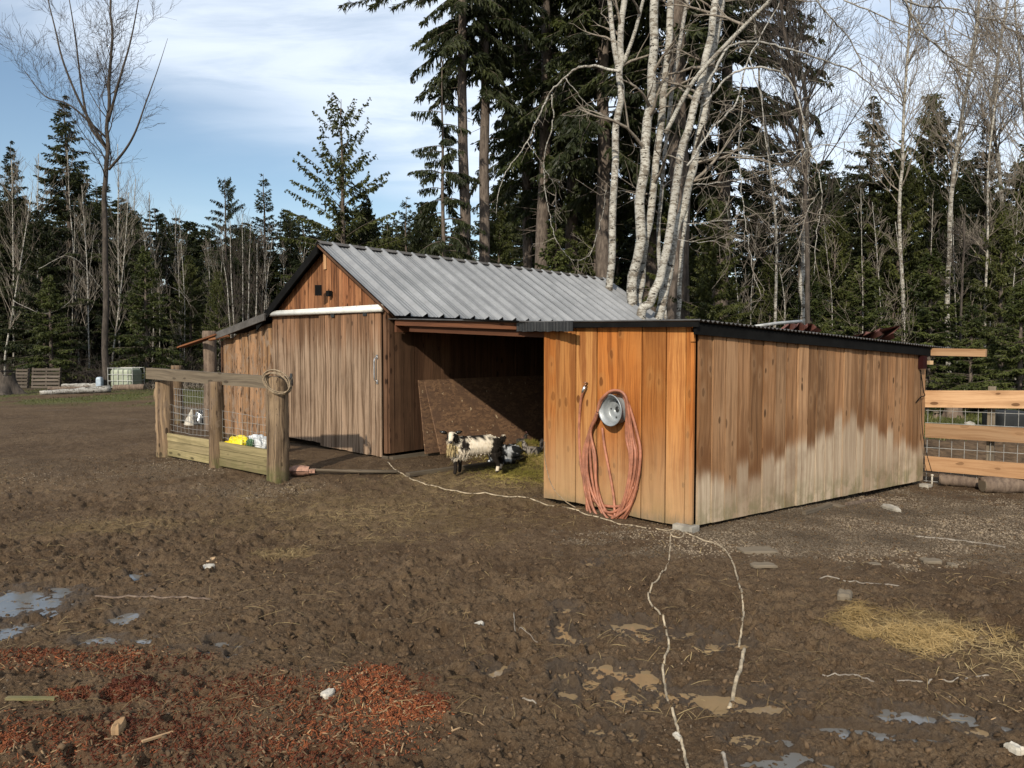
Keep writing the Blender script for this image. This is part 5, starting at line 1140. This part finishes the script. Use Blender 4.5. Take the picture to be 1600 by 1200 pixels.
VAR['cedar'] = conifer(6, 16, .22, .5, 3.9, .6, .50, .45, 12, .13, 7, .40, .055, 1.3, .12)
VAR['opencedar'] = conifer(7, 16, .2, 3.0, 4.4, .62, .85, .55, 6.5, .13, 4, .34, .055, 1.2, .3)
VAR['clearfir'] = conifer(18, 30, .30, 12.2, 2.9, .35, .15, .6, 9, .11, 7, .42, .042, .8, .3, dead=16)
VAR['clearfir2'] = conifer(19, 30, .30, 11.6, 3.0, .35, .1, .6, 9, .11, 7, .42, .042, .8, .3, dead=16)
VAR['tallfir'] = conifer(8, 30, .34, 9.5, 4.0, .5, .15, .6, 8.5, .11, 7, .42, .042, .75, .4, dead=30)
VAR['tallfir2'] = conifer(9, 30, .34, 7.5, 4.3, .45, .1, .6, 8.5, .11, 7, .42, .042, .9, .45, dead=30)
VAR['sparse'] = conifer(10, 14, .14, 5.0, 2.3, .4, .15, .6, 6, .10, 6, .38, .040, 1.3, .45, dead=16)
VAR['hemlock'] = conifer(13, 18, .2, .5, 3.6, .5, .35, .75, 12, .12, 6, .42, .05, .9, .3)
VAR['hemlock2'] = conifer(14, 18, .2, .8, 4.2, .55, .2, .6, 11, .13, 6, .44, .05, .7, .4)
VAR['bushy'] = conifer(12, 8, .14, .1, 2.5, .85, .35, .45, 20, .11, 6, .30, .040, .6, .05)
def put(kind, px, top, Y, label, group=None, leaf='fir', barkm='bark_fir', name='fir_tree', rot=None, sc=None, wx=1.0, cat='tree'):
    tm, lm, H = VAR[kind]; x = (px-800)/F*Y/ cp if False else at(px, 600, Y).x; z0 = g(x, Y)-.05
    s = ((at(px, top, Y).z-z0)/H) if sc is None else sc
    e = empty(name, (x, Y, z0), label, cat, group); e.rotation_euler = (0, 0, R.uniform(0, 6.28) if rot is None else rot); e.scale = (s*wx, s*wx, s)
    for nm, me, mt in (('trunk', tm, barkm), ('crown', lm, leaf)):
        key = (me.name, mt)
        if key not in MATS:
            c = me.copy() if me.materials else me
            c.materials.append(M[mt]) if not c.materials else c.materials.__setitem__(0, M[mt]); MATS[key] = c
        o = bpy.data.objects.new(nm, MATS[key]); COL.objects.link(o); o.parent = e
    return e
TL = 'trees of the left tree line'; TR = 'conifers behind the shed on the right'; TM = 'conifers behind the barn'
T = [('spruce',30,222,37,'dark spruce near the left edge, left of the tallest left spruce','fir_dark',.8),
('spruce',115,152,37,'tallest dark spruce at the left, behind the big bare maple','fir_dark',1.0),
('hemlock2',-20,300,36,'dark fir cut by the left edge of the photo','fir_dark',1),
('bushy',232,385,33,'green young fir just right of the bare maple trunk','fir',1),
('cedar',70,330,35,'broad dark cedar behind the white birch poles at the far left','fir_dark',1.1),
('hemlock',215,330,38,'drooping hemlock right behind the slender bare birch','fir_dark',1.1),
('hemlock2',265,345,40,'ragged hemlock left of the rounded cedar','fir_dark',1.1),
('bushy',80,430,33,'low green fir behind the white birch poles at the far left','fir',1.1),
('hemlock',160,330,39,'shaded fir directly behind the bare maple trunk','fir_dark',1),
('cedar',298,400,36,'rounded green cedar midway between bare maple and barn','cedar',1),
('droopy',358,277,38,'fir with umbrella like drooping top between maple and barn','fir_dark',.75),
('narrow',420,272,41,'narrow spire like fir left of the barn gable','fir_dark',1.1),
('cedar',345,425,34,'dense green cedar under the drooping fir','cedar',.9),
('hemlock2',395,350,42,'dark fir between the drooping fir and the narrow spire fir','fir_dark',.9),
('hemlock',455,340,42,'dark fir behind the left slope of the barn roof','fir_dark',.9),
('opencedar',540,152,31,'tall open cedar with upswept limbs above the barn gable','cedar',1.05),
('bushy',575,305,33,'small dense pointed fir at the right foot of the open cedar','fir_dark',.75),
('bushy',540,315,32,'dark conical fir directly below the open cedar','fir_dark',.8),
('cedar',500,385,35,'short cedar touching the barn roof peak from behind','cedar',.7),
('narrow',633,308,40,'narrow fir top leftmost of three small tops above the ridge','fir_dark',1.2),
('bushy',659,328,38,'middle of the three small fir tops above the ridge','fir_dark',.9),
('bushy',686,338,37,'small fir top just left of the two bare fir trunks','fir_dark',.9),
('bushy',607,352,37,'lowest fir top peeking over the ridge','fir_dark',.9)]
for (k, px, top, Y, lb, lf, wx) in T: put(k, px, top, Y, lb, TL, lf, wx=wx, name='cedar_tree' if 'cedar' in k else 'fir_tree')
T = [('sparse',697,88,23,'thin fir with sparse drooping tufts left of the two tall trunks','fir_dark',.85,None),
('clearfir',723,None,24,'tall fir with clean trunk, left of the pair above the ridge','fir_dark',.80,.86),
('clearfir2',758,None,24.5,'tall fir with clean trunk, right of the pair above the ridge','fir_dark',.80,.86),
('tallfir',836,None,27,'tall dark fir with slim trunk in the gap behind the broken branch','fir',.95,.88),
('tallfir2',822,None,31,'tall dark fir filling the gap right of the paired trunks','fir_dark',.75,.9),
('tallfir2',892,None,30,'tall dark fir just left of the first birch trunk','fir',1.0,.9),
('tallfir2',945,None,25,'tall dark fir directly behind the first birch trunk','fir_dark',.9,.9),
('tallfir',1066,None,23,'thick fir trunk rising between the leaning birches','fir_dark',1.1,1.0),
('tallfir2',1010,None,30,'tall fir hidden behind the middle birches','fir_dark',1.1,.9),
('tallfir2',1125,None,28,'tall dark fir right of the leaning birches','fir_dark',1.0,.9),
('fir',1190,215,32,'dark fir between the leaning birches and the dark bare alder','fir_dark',1,None),
('cedar',780,330,25,'low green cedar above the ridge right of the paired trunks','cedar',1.0,None),
('bushy',868,350,24,'low green fir above the middle of the barn ridge','fir',1.1,None),
('cedar',925,300,26,'dark cedar above the right end of the barn ridge','cedar',1,None),
('cedar',1110,330,22,'green cedar spreading behind the right end of the barn roof','cedar',1.1,None),
('fir2',830,300,34,'shadowed fir deep behind the barn ridge','fir_dark',1.0,None),
('fir2',900,260,34,'shadowed fir deep behind the broken birch branch','fir_dark',1.0,None),
('cedar',1060,300,26,'cedar behind the feet of the leaning birches','cedar',1.1,None)]
for (k, px, top, Y, lb, lf, wx, sc) in T: put(k, px, top or 0, Y, lb, TM, lf, wx=wx, sc=sc, name='cedar_tree' if 'cedar' in k else 'fir_tree')
T = [('spruce',1352,150,31,'dark pointed spruce left of the first right hand birch','fir_dark',1.0),
('cedar',1442,150,33,'feathery cedar between the two right hand birches','cedar',.9),
('cedar',1395,235,30,'green cedar standing behind the first right hand birch','cedar',1.0),
('fir',1532,190,29,'dark fir right of the curved white birch','fir_dark',.85),
('cedar',1594,225,27,'cedar at the right edge of the photo','cedar',1.0),
('cedar',1300,330,30,'shaded cedar above the middle of the shed roof','cedar',1.0),
('fir2',1245,300,33,'dim fir behind the dark bare alder','fir_dark',1.0),
('cedar',1200,400,26,'low cedar above the left part of the shed roof','cedar',1.0),
('bushy',1345,400,24,'bushy green fir just over the shed roof, left of the birch','fir',1.25),
('hemlock2',1482,290,33,'dark fir behind the curved white birch','fir_dark',1.0),
('bushy',1450,390,24,'bushy fir between the birches above the end of the shed','fir',1.3),
('cedar',1560,330,24,'green cedar with hanging fronds behind the rail fence','cedar',1.0),
('bushy',1590,440,21,'low fir with hanging boughs above the fence at the right edge','fir',1.3),
('bushy',1515,470,22,'low green fir bough mass above the protruding beam','fir',1.2),
('fir',1660,200,30,'dark fir mostly beyond the right edge','fir_dark',1.0),
('bushy',1265,430,23,'dark low fir behind the rusty roof sheets','fir',1.2)]
for (k, px, top, Y, lb, lf, wx) in T: put(k, px, top, Y, lb, TR, lf, wx=wx, name='cedar_tree' if 'cedar' in k else 'fir_tree')
R2 = random.Random(3)
for i in range(50):
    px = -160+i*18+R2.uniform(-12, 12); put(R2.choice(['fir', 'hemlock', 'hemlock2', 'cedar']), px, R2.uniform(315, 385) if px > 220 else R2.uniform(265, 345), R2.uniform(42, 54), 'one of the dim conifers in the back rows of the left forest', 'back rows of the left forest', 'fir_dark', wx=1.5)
for i in range(34):
    px = -100+i*24+R2.uniform(-12, 12); put(R2.choice(['hemlock', 'hemlock2', 'cedar']), px, R2.uniform(400, 470), R2.uniform(37, 42), 'one of the low conifers filling the foot of the left forest', 'understorey of the left forest', R2.choice(['fir_dark', 'fir', 'cedar']), wx=1.7)
for i in range(34):
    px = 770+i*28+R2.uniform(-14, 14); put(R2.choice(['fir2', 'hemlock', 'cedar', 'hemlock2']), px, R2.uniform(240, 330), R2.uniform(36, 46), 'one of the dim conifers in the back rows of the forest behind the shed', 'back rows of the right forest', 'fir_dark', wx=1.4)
for i in range(14):
    px = 1080+i*46+R2.uniform(-14, 14); put(R2.choice(['hemlock', 'hemlock2', 'cedar']), px, R2.uniform(420, 470), R2.uniform(28, 33), 'one of the low conifers filling the foot of the right forest', 'understorey of the right forest', R2.choice(['fir', 'cedar']), wx=1.7)

# ---- bare trees
def grow(segs, rg, p, d, L, r, depth, up=.12, wig=.12, kids=(5, 4, 3), spread=.75, ratio=.55):
    n = 5 if depth > 0 else 4; d = d/np.linalg.norm(d); q = p.copy(); rs = []
    for i in range(n):
        d = d+rg.normal(0, wig, 3)+np.array([0, 0, up]); d /= np.linalg.norm(d); q2 = q+d*L/n; r0 = r*(1-.78*i/n); r1 = r*(1-.78*(i+1)/n)
        segs.append((*q, *q2, max(r0, .0045), max(r1, .004))); rs.append((q, q2, d.copy(), r0)); q = q2
    if depth <= 0: return
    k = kids[min(len(kids)-1, len(kids)-depth)] if depth <= len(kids) else kids[0]
    for _ in range(k):
        i = min(n-1, int(n*rg.uniform(.15, 1.0))); a, b_, dd, rr = rs[i]; f = rg.random()
        s = rg.normal(0, 1, 3); s -= dd*s.dot(dd); s /= np.linalg.norm(s); nd = dd+s*spread*rg.uniform(.6, 1.3)
        grow(segs, rg, a+(b_-a)*f, nd, L*ratio*rg.uniform(.6, 1.15), rr*.55, depth-1, up, wig, kids, spread, ratio)
def bare(name, label, pts, w0, w1, nb, blen, group=None, start=.35, seed=0, mt='bark_birch', tw='bark_twig', updir=.9, depth=2, kids=(6, 5), up=.1, wig=.13, spread=.75, forks=(), brad=.5, cat='tree'):
    """pts: list of 3D points of the trunk from the ground up"""
    rg = np.random.default_rng(seed); P = [Vector(p) for p in pts]; e = empty(name, P[0], label, cat, group)
    # catmull resample
    Q = spline(P, 6); n = len(Q); Q = [q+Vector(((float(vn(np.array([i*.45+seed*3.3]), np.array([.5]), 4)[0])-.5)*w0*.5*min(1, i/4), 0, 0)) for i, q in enumerate(Q)]; w0 *= .75; mb = MB(); rad = [(w0+(w1-w0)*(i/(n-1))**.9)/2 for i in range(n)]; mb.tube([q-P[0] for q in Q], rad, 10)
    for (fp, fw0, fw1) in forks:
        Fk = spline([Vector(p) for p in fp], 6); mb.tube([q-P[0] for q in Fk], [(fw0+(fw1-fw0)*i/(len(Fk)-1))/2 for i in range(len(Fk))], 8)
    mb.build('trunk', M[mt], e, True); segs = []
    paths = [(Q, rad)]+[(spline([Vector(p) for p in fp], 6), None) for (fp, a_, b_) in forks]
    for i in range(nb):
        QQ, rr_ = paths[0] if (i % 3 or not forks) else paths[1+rg.integers(len(forks))]
        f = start+(1-start)*rg.random() if rr_ else rg.uniform(.2, 1); k = min(len(QQ)-2, int(f*(len(QQ)-1))); p = np.array(QQ[k].lerp(QQ[k+1], rg.random())-P[0]); a_ = rg.random()*6.283
        d = np.array([math.cos(a_), math.sin(a_), updir*rg.uniform(.6, 1.3)]); L = blen*(1.15-.75*(f-start)/(1-start) if rr_ else .7)*rg.uniform(.6, 1.2)
        grow(segs, rg, p, d, L, (rad[k] if rr_ else rad[-1])*brad, depth, up, wig, kids, spread)
    if segs:
        Vs, Qs = prisms(segs, 4 if depth < 2 else 3); link('branches', np_mesh('branches', Vs, Qs, smooth=False), M[tw], e)
    return e
def tr(Y, *pp):       # trunk polyline from photo measurements, foot on the ground
    q = [at(x, y, Y+dy) for (x, y, dy) in [(a if len(a) == 3 else (*a, 0)) for a in pp]]; f = q[0].copy(); f.z = g(f.x, f.y)-.1
    return [f]+q
# big maple
mp = tr(30.5, (165, 596), (165, 430), (164, 300), (168, 230), (171, 140), (174, 40), (178, -60), (182, -180))
bare('maple_tree', 'tall bare maple with dark trunk standing alone at the left', mp, .40, .03, 48, 2.9, None, .40, 4, 'bark_dark', 'bark_dark', 1.5, 2, (8, 7), .05, .17, .85, brad=.36,
     forks=[([at(170, 265, 30.5), at(195, 235, 30.3), at(212, 205, 30), at(228, 160, 30), at(246, 110, 30), at(262, 60, 30)], .11, .012), ([at(166, 232, 30.5), at(140, 195, 30.7), at(128, 140, 31), at(118, 60, 31), at(105, -20, 31)], .13, .03), ([at(165, 228, 30.5), at(130, 170, 30), at(100, 100, 29.8), at(85, 40, 30), at(70, -20, 30)], .12, .03),
            ([at(169, 190, 30.5), at(188, 120, 30.2), at(205, 60, 30), at(220, -20, 30)], .12, .03), ([at(166, 215, 30.5), at(110, 165, 30.2), at(70, 150, 30), at(38, 110, 30)], .09, .02)])
LB = 'thin birches of the left tree line'
for i, (a, b_, Y, w_, lb) in enumerate([((8, 560), (50, 300), 34, .13, 'pale birch pole leaning right at the far left edge'), ((22, 575), (18, 250), 36, .12, 'thin birch nearest the left edge, upright'), ((38, 575), (26, 260), 37, .12, 'thin birch crossing behind the leaning pole'),
    ((60, 575), (60, 240), 35, .13, 'white birch standing right of the leaning pole'), ((124, 575), (104, 235), 36, .14, 'white birch midway between left edge and maple'), ((137, 570), (146, 300), 38, .10, 'faint birch close to the left of the maple'),
    ((186, 580), (184, 225), 37, .15, 'slender bare birch just right of the maple trunk'), ((176, 560), (201, 300), 36, .12, 'white birch leaning right beside the maple'), ((246, 575), (233, 300), 39, .11, 'misty bare birch between maple and drooping fir'),
    ((266, 575), (275, 330), 40, .10, 'thin grey alder left of the rounded cedar'), ((140, 575), (128, 290), 35, .10, 'slim bare alder directly left of the maple'), ((196, 575), (212, 280), 39, .11, 'second slender alder right of the maple')]):
    bare('birch_tree', lb, tr(Y, a, ((a[0]+b_[0])/2+R.uniform(-4, 4), (a[1]+b_[1])/2), b_), w_*1.25, .03, 26, 1.9, LB, .45, 20+i, 'bark_birch' if i < 8 else 'bark_alder', 'bark_twig', 1.6, 1, (6,), .14, .1, .6)
AL = 'pale multi stem alders left of the barn'
for i, (x, xt, yt, Y) in enumerate([(371, 360, 345, 30), (380, 378, 335, 30.5), (386, 392, 350, 30), (396, 402, 380, 30), (366, 345, 370, 31), (405, 425, 372, 31)]):
    bare('alder_tree', 'one of the pale thin alder stems clumped just left of the barn roof', tr(Y, (x, 590), ((x+xt)/2+R.uniform(-3, 3), 460), (xt, yt)), .13, .02, 22, 1.5, AL, .35, 50+i, 'bark_alder', 'bark_dark', 1.9, 1, (7,), .15, .1, .5)
for i in range(22):
    x = R2.choice([R2.uniform(0, 340), R2.uniform(200, 480)]); bare('bare_sapling', 'one of the thin bare saplings among the left conifers', tr(R2.uniform(35, 40), (x, 585), (x+R2.uniform(-6, 6), 480), (x+R2.uniform(-14, 14), R2.uniform(330, 400))), .09, .015, 18, 1.4, 'thin bare saplings among the left conifers', .3, 90+i, R2.choice(['bark_birch', 'bark_alder', 'bark_alder']), 'bark_twig', 1.7, 1, (6,), .14, .1, .6)
for i in range(12):
    x = 1140+i*40+R2.uniform(-9, 9); bare('bare_sapling', 'one of the thin bare saplings standing in front of the right conifers', tr(R2.uniform(22, 27), (x, 580), (x+R2.uniform(-5, 5), 470), (x+R2.uniform(-16, 16), R2.uniform(280, 400))), .09, .015, 18, 1.3, 'thin bare saplings in front of the right conifers', .25, 190+i, R2.choice(['bark_birch', 'bark_alder', 'bark_alder']), 'bark_twig', 1.4, 1, (6,), .10, .13, .7)
# birch clump behind the barn
BC = 'birches behind the barn ridge'; Yb_ = 17.6
bare('birch_tree', 'leftmost white birch of the group, forking near the top', tr(Yb_, (953, 500), (954, 437), (962, 250), (969, 120), (972, 60), (977, -60)), .27, .14, 9, 2.2, BC, .5, 200, 'bark_birch', 'bark_twig', .6, 1, (4,), .0, .16, .8,
     forks=[([at(968, 118, 17.6), at(958, 60, 17.6), at(949, -40, 17.6)], .14, .10), ([at(974, 100, 17.6), at(992, 50, 17.4), at(1010, -20, 17.2)], .10, .07)])
bare('birch_tree', 'thick white birch second from the left of the group', tr(17.3, (985, 520), (990, 455), (1004, 290), (1015, 187), (1018, 80), (1022, -60)), .37, .19, 8, 2.0, BC, .5, 201, 'bark_birch', 'bark_twig', .6, 1, (4,), .0, .16, .8)
bare('birch_tree', 'white birch third from the left, crossing the thick one', tr(17.6, (995, 520), (1002, 440), (1014, 350), (1033, 167), (1044, 60), (1052, -60)), .26, .16, 7, 2.0, BC, .5, 202, 'bark_birch', 'bark_twig', .6, 1, (4,), .0, .16, .8)
bare('birch_tree', 'leaning birch with a bowed foot, left of the leaning pair', tr(16.6, (1003, 505), (1016, 470), (1034, 415), (1050, 333), (1071, 221), (1096, 120), (1113, 30), (1126, -60)), .30, .15, 10, 2.2, BC, .5, 203, 'bark_birch', 'bark_twig', .4, 1, (5,), -.02, .16, .8,
     forks=[([at(1040, 208, 16.6), at(1083, 128, 16.4), at(1142, 62, 16.0), at(1200, 4, 15.5), at(1240, -40, 15.2)], .10, .08)])
bare('birch_tree', 'leaning birch, right of the leaning pair', tr(17.0, (1026, 515), (1040, 440), (1050, 390), (1068, 325), (1088, 230), (1107, 120), (1122, 10), (1130, -60)), .30, .16, 10, 2.4, BC, .5, 204, 'bark_birch', 'bark_twig', .4, 1, (5,), -.02, .16, .8)
bare('birch_tree', 'slender grey birch between the crossing and the leaning birches', tr(18.2, (1040, 520), (1030, 400), (1036, 270), (1054, 110), (1078, -20)), .14, .09, 7, 1.8, BC, .5, 205, 'bark_alder', 'bark_twig', .5, 1, (5,), .0, .16, .8)
bare('birch_tree', 'short pale stem beside the right leaning birch foot', tr(18.6, (1061, 520), (1062, 440), (1068, 360), (1085, 240), (1105, 100), (1118, -30)), .15, .09, 5, 1.6, BC, .6, 206, 'bark_birch', 'bark_twig', .5, 1, (4,), .0, .16, .8)
# right hand birches
RB = 'birches above and behind the shed'
def rb(lb, Y, w0, w1, seed, pts, nb=34, bl=2.4, mt='bark_birch', st=.45, name='birch_tree', ud=1.3, kids=(8, 5)):
    bare(name, lb, tr(Y, *pts), w0, w1, nb, bl, RB, st, seed, mt, 'bark_dark' if seed in (304, 305, 306, 307, 308) else 'bark_twig', ud, 2, kids, .08, .12, .7)
rb('slim white birch rising over the far part of the shed roof', 25, .21, .06, 301, [(1411, 545), (1412, 470), (1406, 350), (1409, 250), (1414, 130), (1424, 0), (1430, -110)], 40, 2.2)
rb('curved white birch right of the end of the shed', 27, .29, .08, 302, [(1484, 600), (1481, 500), (1483, 350), (1494, 235), (1514, 120), (1530, 0), (1541, -90)], 40, 2.4)
rb('thin pale birch just right of the curved one', 24, .13, .05, 303, [(1537, 605), (1539, 480), (1543, 360), (1545, 250), (1560, 120)], 16, 1.4)
rb('mottled birch near the right edge with forked crown', 28, .25, .08, 304, [(1562, 600), (1563, 500), (1566, 350), (1560, 250), (1550, 175), (1558, 100), (1575, 0), (1582, -80)], 44, 2.4, 'bark_alder')
rb('reddish thin trunk between the two right hand birches', 23, .12, .06, 305, [(1499, 605), (1501, 500), (1504, 430), (1508, 340)], 10, 1.2, 'bark_dark', .6)
rb('mossy brown trunk standing over the rusty roof sheets', 22, .24, .10, 306, [(1254, 560), (1255, 500), (1254, 420), (1256, 330), (1262, 240), (1255, 130), (1235, 40), (1225, -60)], 24, 2.2, 'bark_alder', .4, 'alder_tree', 1.1)
rb('thin spotted trunk left of the mossy brown one', 24, .15, .06, 307, [(1210, 560), (1211, 480), (1214, 380), (1205, 280), (1190, 150), (1180, 40)], 14, 1.7, 'bark_alder', .35, 'alder_tree', 1.2)
rb('dark bare alder with steep forked limbs above the shed', 20, .2, .07, 308, [(1262, 560), (1262, 420), (1258, 300), (1252, 210), (1240, 120), (1222, 30), (1215, -50)], 44, 2.8, 'bark_dark', .45, 'alder_tree', 1.4)
rb('bare alder whose twigs fill the upper right corner', 24, .16, .05, 309, [(1620, 600), (1618, 450), (1612, 300), (1600, 180), (1590, 60), (1585, -60)], 54, 3.0, 'bark_alder', .35, 'alder_tree', 1.0)
# long arching boughs of a near alder
def arcs(label, lst, Y, seed, tw=14, tl=.9, mt='bark_alder', root=None):
    rg = np.random.default_rng(seed); segs = []; mb = MB(); e = empty('arching_bough', at(lst[0][0][0][0], lst[0][0][0][1], Y), label, 'branch', 'arching boughs of the birches')
    for (pp, w0, w1) in lst:
        P = [at(x, y, Y+.25*i*math.sin(seed)) for i, (x, y) in enumerate(pp)]; Q = spline(P, 6); n = len(Q)
        Q = [q+Vector((R.uniform(-.02, .02), 0, R.uniform(-.02, .02))) for q in Q]; mb.tube([q-e.location for q in Q], [.78*(w0+(w1-w0)*i/(n-1))/2 for i in range(n)], 6)
        for _ in range(tw):
            k = rg.integers(1, n-1); p = np.array(Q[k]-e.location); d = np.array((Q[k+1 if k+1 < n else k]-Q[k-1]).normalized())+rg.normal(0, .7, 3)+[0, 0, -.15]
            grow(segs, rg, p, d, tl*rg.uniform(.4, 1.3), .010, 1, rg.uniform(-.12, .06), .2, (4,), .8)
    mb.build('limb', M[mt], e, True); Vs, Qs = prisms(segs, 3); link('twigs', np_mesh('twigs', Vs, Qs), M['bark_twig'], e)
arcs('broken birch bough hanging left in long bare loops above the ridge', [([(968, 112), (935, 104), (905, 106), (880, 124), (860, 146), (838, 190), (824, 222), (795, 262), (778, 300), (776, 340)], .085, .018), ([(861, 147), (864, 190), (852, 240), (850, 280), (858, 330), (868, 372), (888, 402), (910, 406), (925, 390), (940, 340), (948, 290)], .04, .016), ([(885, 122), (905, 150), (930, 172), (955, 185)], .03, .012), ([(825, 222), (850, 262), (866, 290), (870, 320)], .02, .010)], 17.2, 1, 8, .6, 'bark_birch')
arcs('long bough arching right from the leaning birches over the shed', [([(1105, 130), (1140, 74), (1185, 66), (1235, 78), (1280, 92), (1330, 110), (1365, 138), (1400, 180), (1430, 215), (1470, 250)], .07, .014), ([(1275, 0), (1300, 30), (1325, 58), (1345, 95), (1375, 125), (1410, 160)], .045, .012)], 15.4, 2, 16, .8)
arcs('pale bough drooping in a wide hook above the middle of the shed', [([(1100, 165), (1140, 118), (1190, 106), (1230, 122), (1252, 170), (1262, 230), (1277, 262), (1284, 310), (1276, 360), (1273, 430)], .065, .016), ([(1262, 232), (1240, 262), (1225, 300), (1222, 345)], .025, .010), ([(1280, 300), (1262, 330), (1250, 370), (1247, 400)], .02, .009)], 15.0, 3, 12, .7)
arcs('low twiggy bough reaching right across the fir behind the shed', [([(1085, 250), (1130, 240), (1190, 244), (1240, 236), (1290, 226), (1350, 220)], .045, .012), ([(1080, 290), (1130, 285), (1180, 276), (1215, 262)], .03, .01), ([(1076, 350), (1120, 345), (1170, 343)], .03, .012), ([(1060, 375), (1100, 378), (1150, 366)], .02, .01)], 15.8, 5, 11, .7)
arcs('thin vine like bough hanging over the left end of the shed roof', [([(1160, 150), (1155, 230), (1160, 310), (1170, 380), (1178, 430), (1190, 460)], .03, .012), ([(1170, 90), (1190, 160), (1200, 250), (1225, 330), (1240, 345)], .03, .01)], 15.2, 6, 8, .9)
arcs('twiggy bough entering from above at the upper right corner', [([(1380, -20), (1440, 10), (1490, 12), (1540, 30), (1600, 40)], .05, .012), ([(1462, -20), (1475, 30), (1478, 80), (1490, 110), (1505, 104)], .022, .01), ([(1400, -20), (1450, 60), (1520, 110), (1600, 150)], .04, .012), ([(1530, -20), (1560, 30), (1600, 60)], .03, .01)], 12.5, 7, 22, .8)
arcs('pale bare bough crossing the leaning birches upward to the right', [([(1075, 260), (1110, 205), (1150, 160), (1170, 90), (1210, 20), (1230, -30)], .06, .02), ([(1320, 0), (1390, 30), (1450, 60), (1500, 100), (1560, 120), (1620, 118)], .035, .012)], 14.5, 8, 15, .8)
for i, (pp, Y) in enumerate([([(60, 420), (110, 400), (150, 440), (170, 470)], 33), ([(225, 425), (245, 440), (280, 455), (300, 480)], 33), ([(20, 470), (70, 490), (110, 470), (130, 430)], 33)]):
    arcs('one of the thin bare twigs curving across the left forest', [(pp, .03, .012)], Y, 20+i, 5, .8); 
# fir bough tip entering at the top of the frame
tm, lm, H_ = VAR['sparse']
e = empty('fir_bough', at(590, -12, 12), 'fir bough tips poking into the top of the photo left of centre', 'branch')
rg = np.random.default_rng(4); B_, D_ = [], []
segs = []
for (x0, y0, x1, y1) in [(690, -30, 532, 10), (640, -30, 580, 12), (700, -28, 612, 14), (720, -30, 650, 6)]:
    p0, p1 = at(x0, y0, 12.3), at(x1, y1, 12); segs.append((*(p0-e.location), *(p1-e.location), .012, .004))
    for k in range(260):
        f = rg.random(); p = p0.lerp(p1, f)-e.location; B_.append(p); D_.append((rg.normal(0, .5)-.4, rg.normal(0, .5), rg.normal(-.5, .4)))
Vs, Qs = prisms(segs, 4); link('limb', np_mesh('limb', Vs, Qs), M['bark_dark'], e)
Vl, Ql = leaves(np.array(B_), np.array(D_), rg.uniform(.06, .16, len(B_)), rg.uniform(.008, .014, len(B_))); link('foliage', np_mesh('foliage', Vl, Ql, rg.random(len(Ql))), M['fir_dark'], e)

# brush at the forest foot, one uncountable tangle each
def brush(label, x0, x1, Y0, Y1, n, hgt, mt, seed):
    rg = np.random.default_rng(seed); segs = []
    for _ in range(n):
        Y = rg.uniform(Y0, Y1); x = (rg.uniform(x0, x1)-800)/F*Y; z = g(x, Y); p = np.array([x, Y, z]); a_ = rg.random()*6.28
        grow(segs, rg, p, np.array([math.cos(a_)*.7, math.sin(a_)*.7, 1.0]), hgt*rg.uniform(.4, 1.2), .014, 1, -.1, .2, (4,), .8)
    Vs, Qs = prisms(segs, 3); tag(link('brush', np_mesh('brush', Vs, Qs), M[mt]), label, kind='stuff')
brush('brown tangle of bare brush along the foot of the left forest', -60, 480, 32.5, 36, 1300, 1.3, 'bark_dark', 1)
brush('pale dead stalks in front of the left forest', 215, 470, 30, 33.5, 260, .6, 'bark_twig', 2)
brush('bare brush under the trees behind the fence', 1380, 1700, 22, 28, 500, 1.3, 'bark_dark', 3)
# grass blades
x, y = NR.uniform(-26, -6, 16000), NR.uniform(20.5, 32, 16000); k = NR.random(16000) < .75; x, y = x[k], y[k]; j = np.clip(np.searchsorted(uc, x/y)-1, 0, nx-2); i_ = np.clip(np.searchsorted(Yb, y)-1, 0, ny-2); k = NR.random(len(x)) < grass[i_, j]; x, y = x[k], y[k]; n = len(x)
GB = [(-.12,0,0),(.12,0,0),(.08,.1,.6),(-.08,.1,.6),(.02,.3,1.0),(-.02,.3,1.0)]; GF = [(0,1,2,3),(3,2,4,5)]
scatter('grass', GB, GF, x, y, 0, np.stack([NR.uniform(.06, .12, n), NR.uniform(.05, .15, n), NR.uniform(.02, .06, n)], 1), M['grass'], .25, 'short patchy grass in front of the left forest', z=g0(x, y))
x, y = NR.uniform(7, 22, 14000), NR.uniform(15.5, 25, 14000); n = len(x)
scatter('grass', GB, GF, x, y, 0, np.stack([NR.uniform(.08, .16, n), NR.uniform(.05, .15, n), NR.uniform(.04, .12, n)], 1), M['grass'], .25, 'green grass beyond the rail fence', z=g0(x, y))
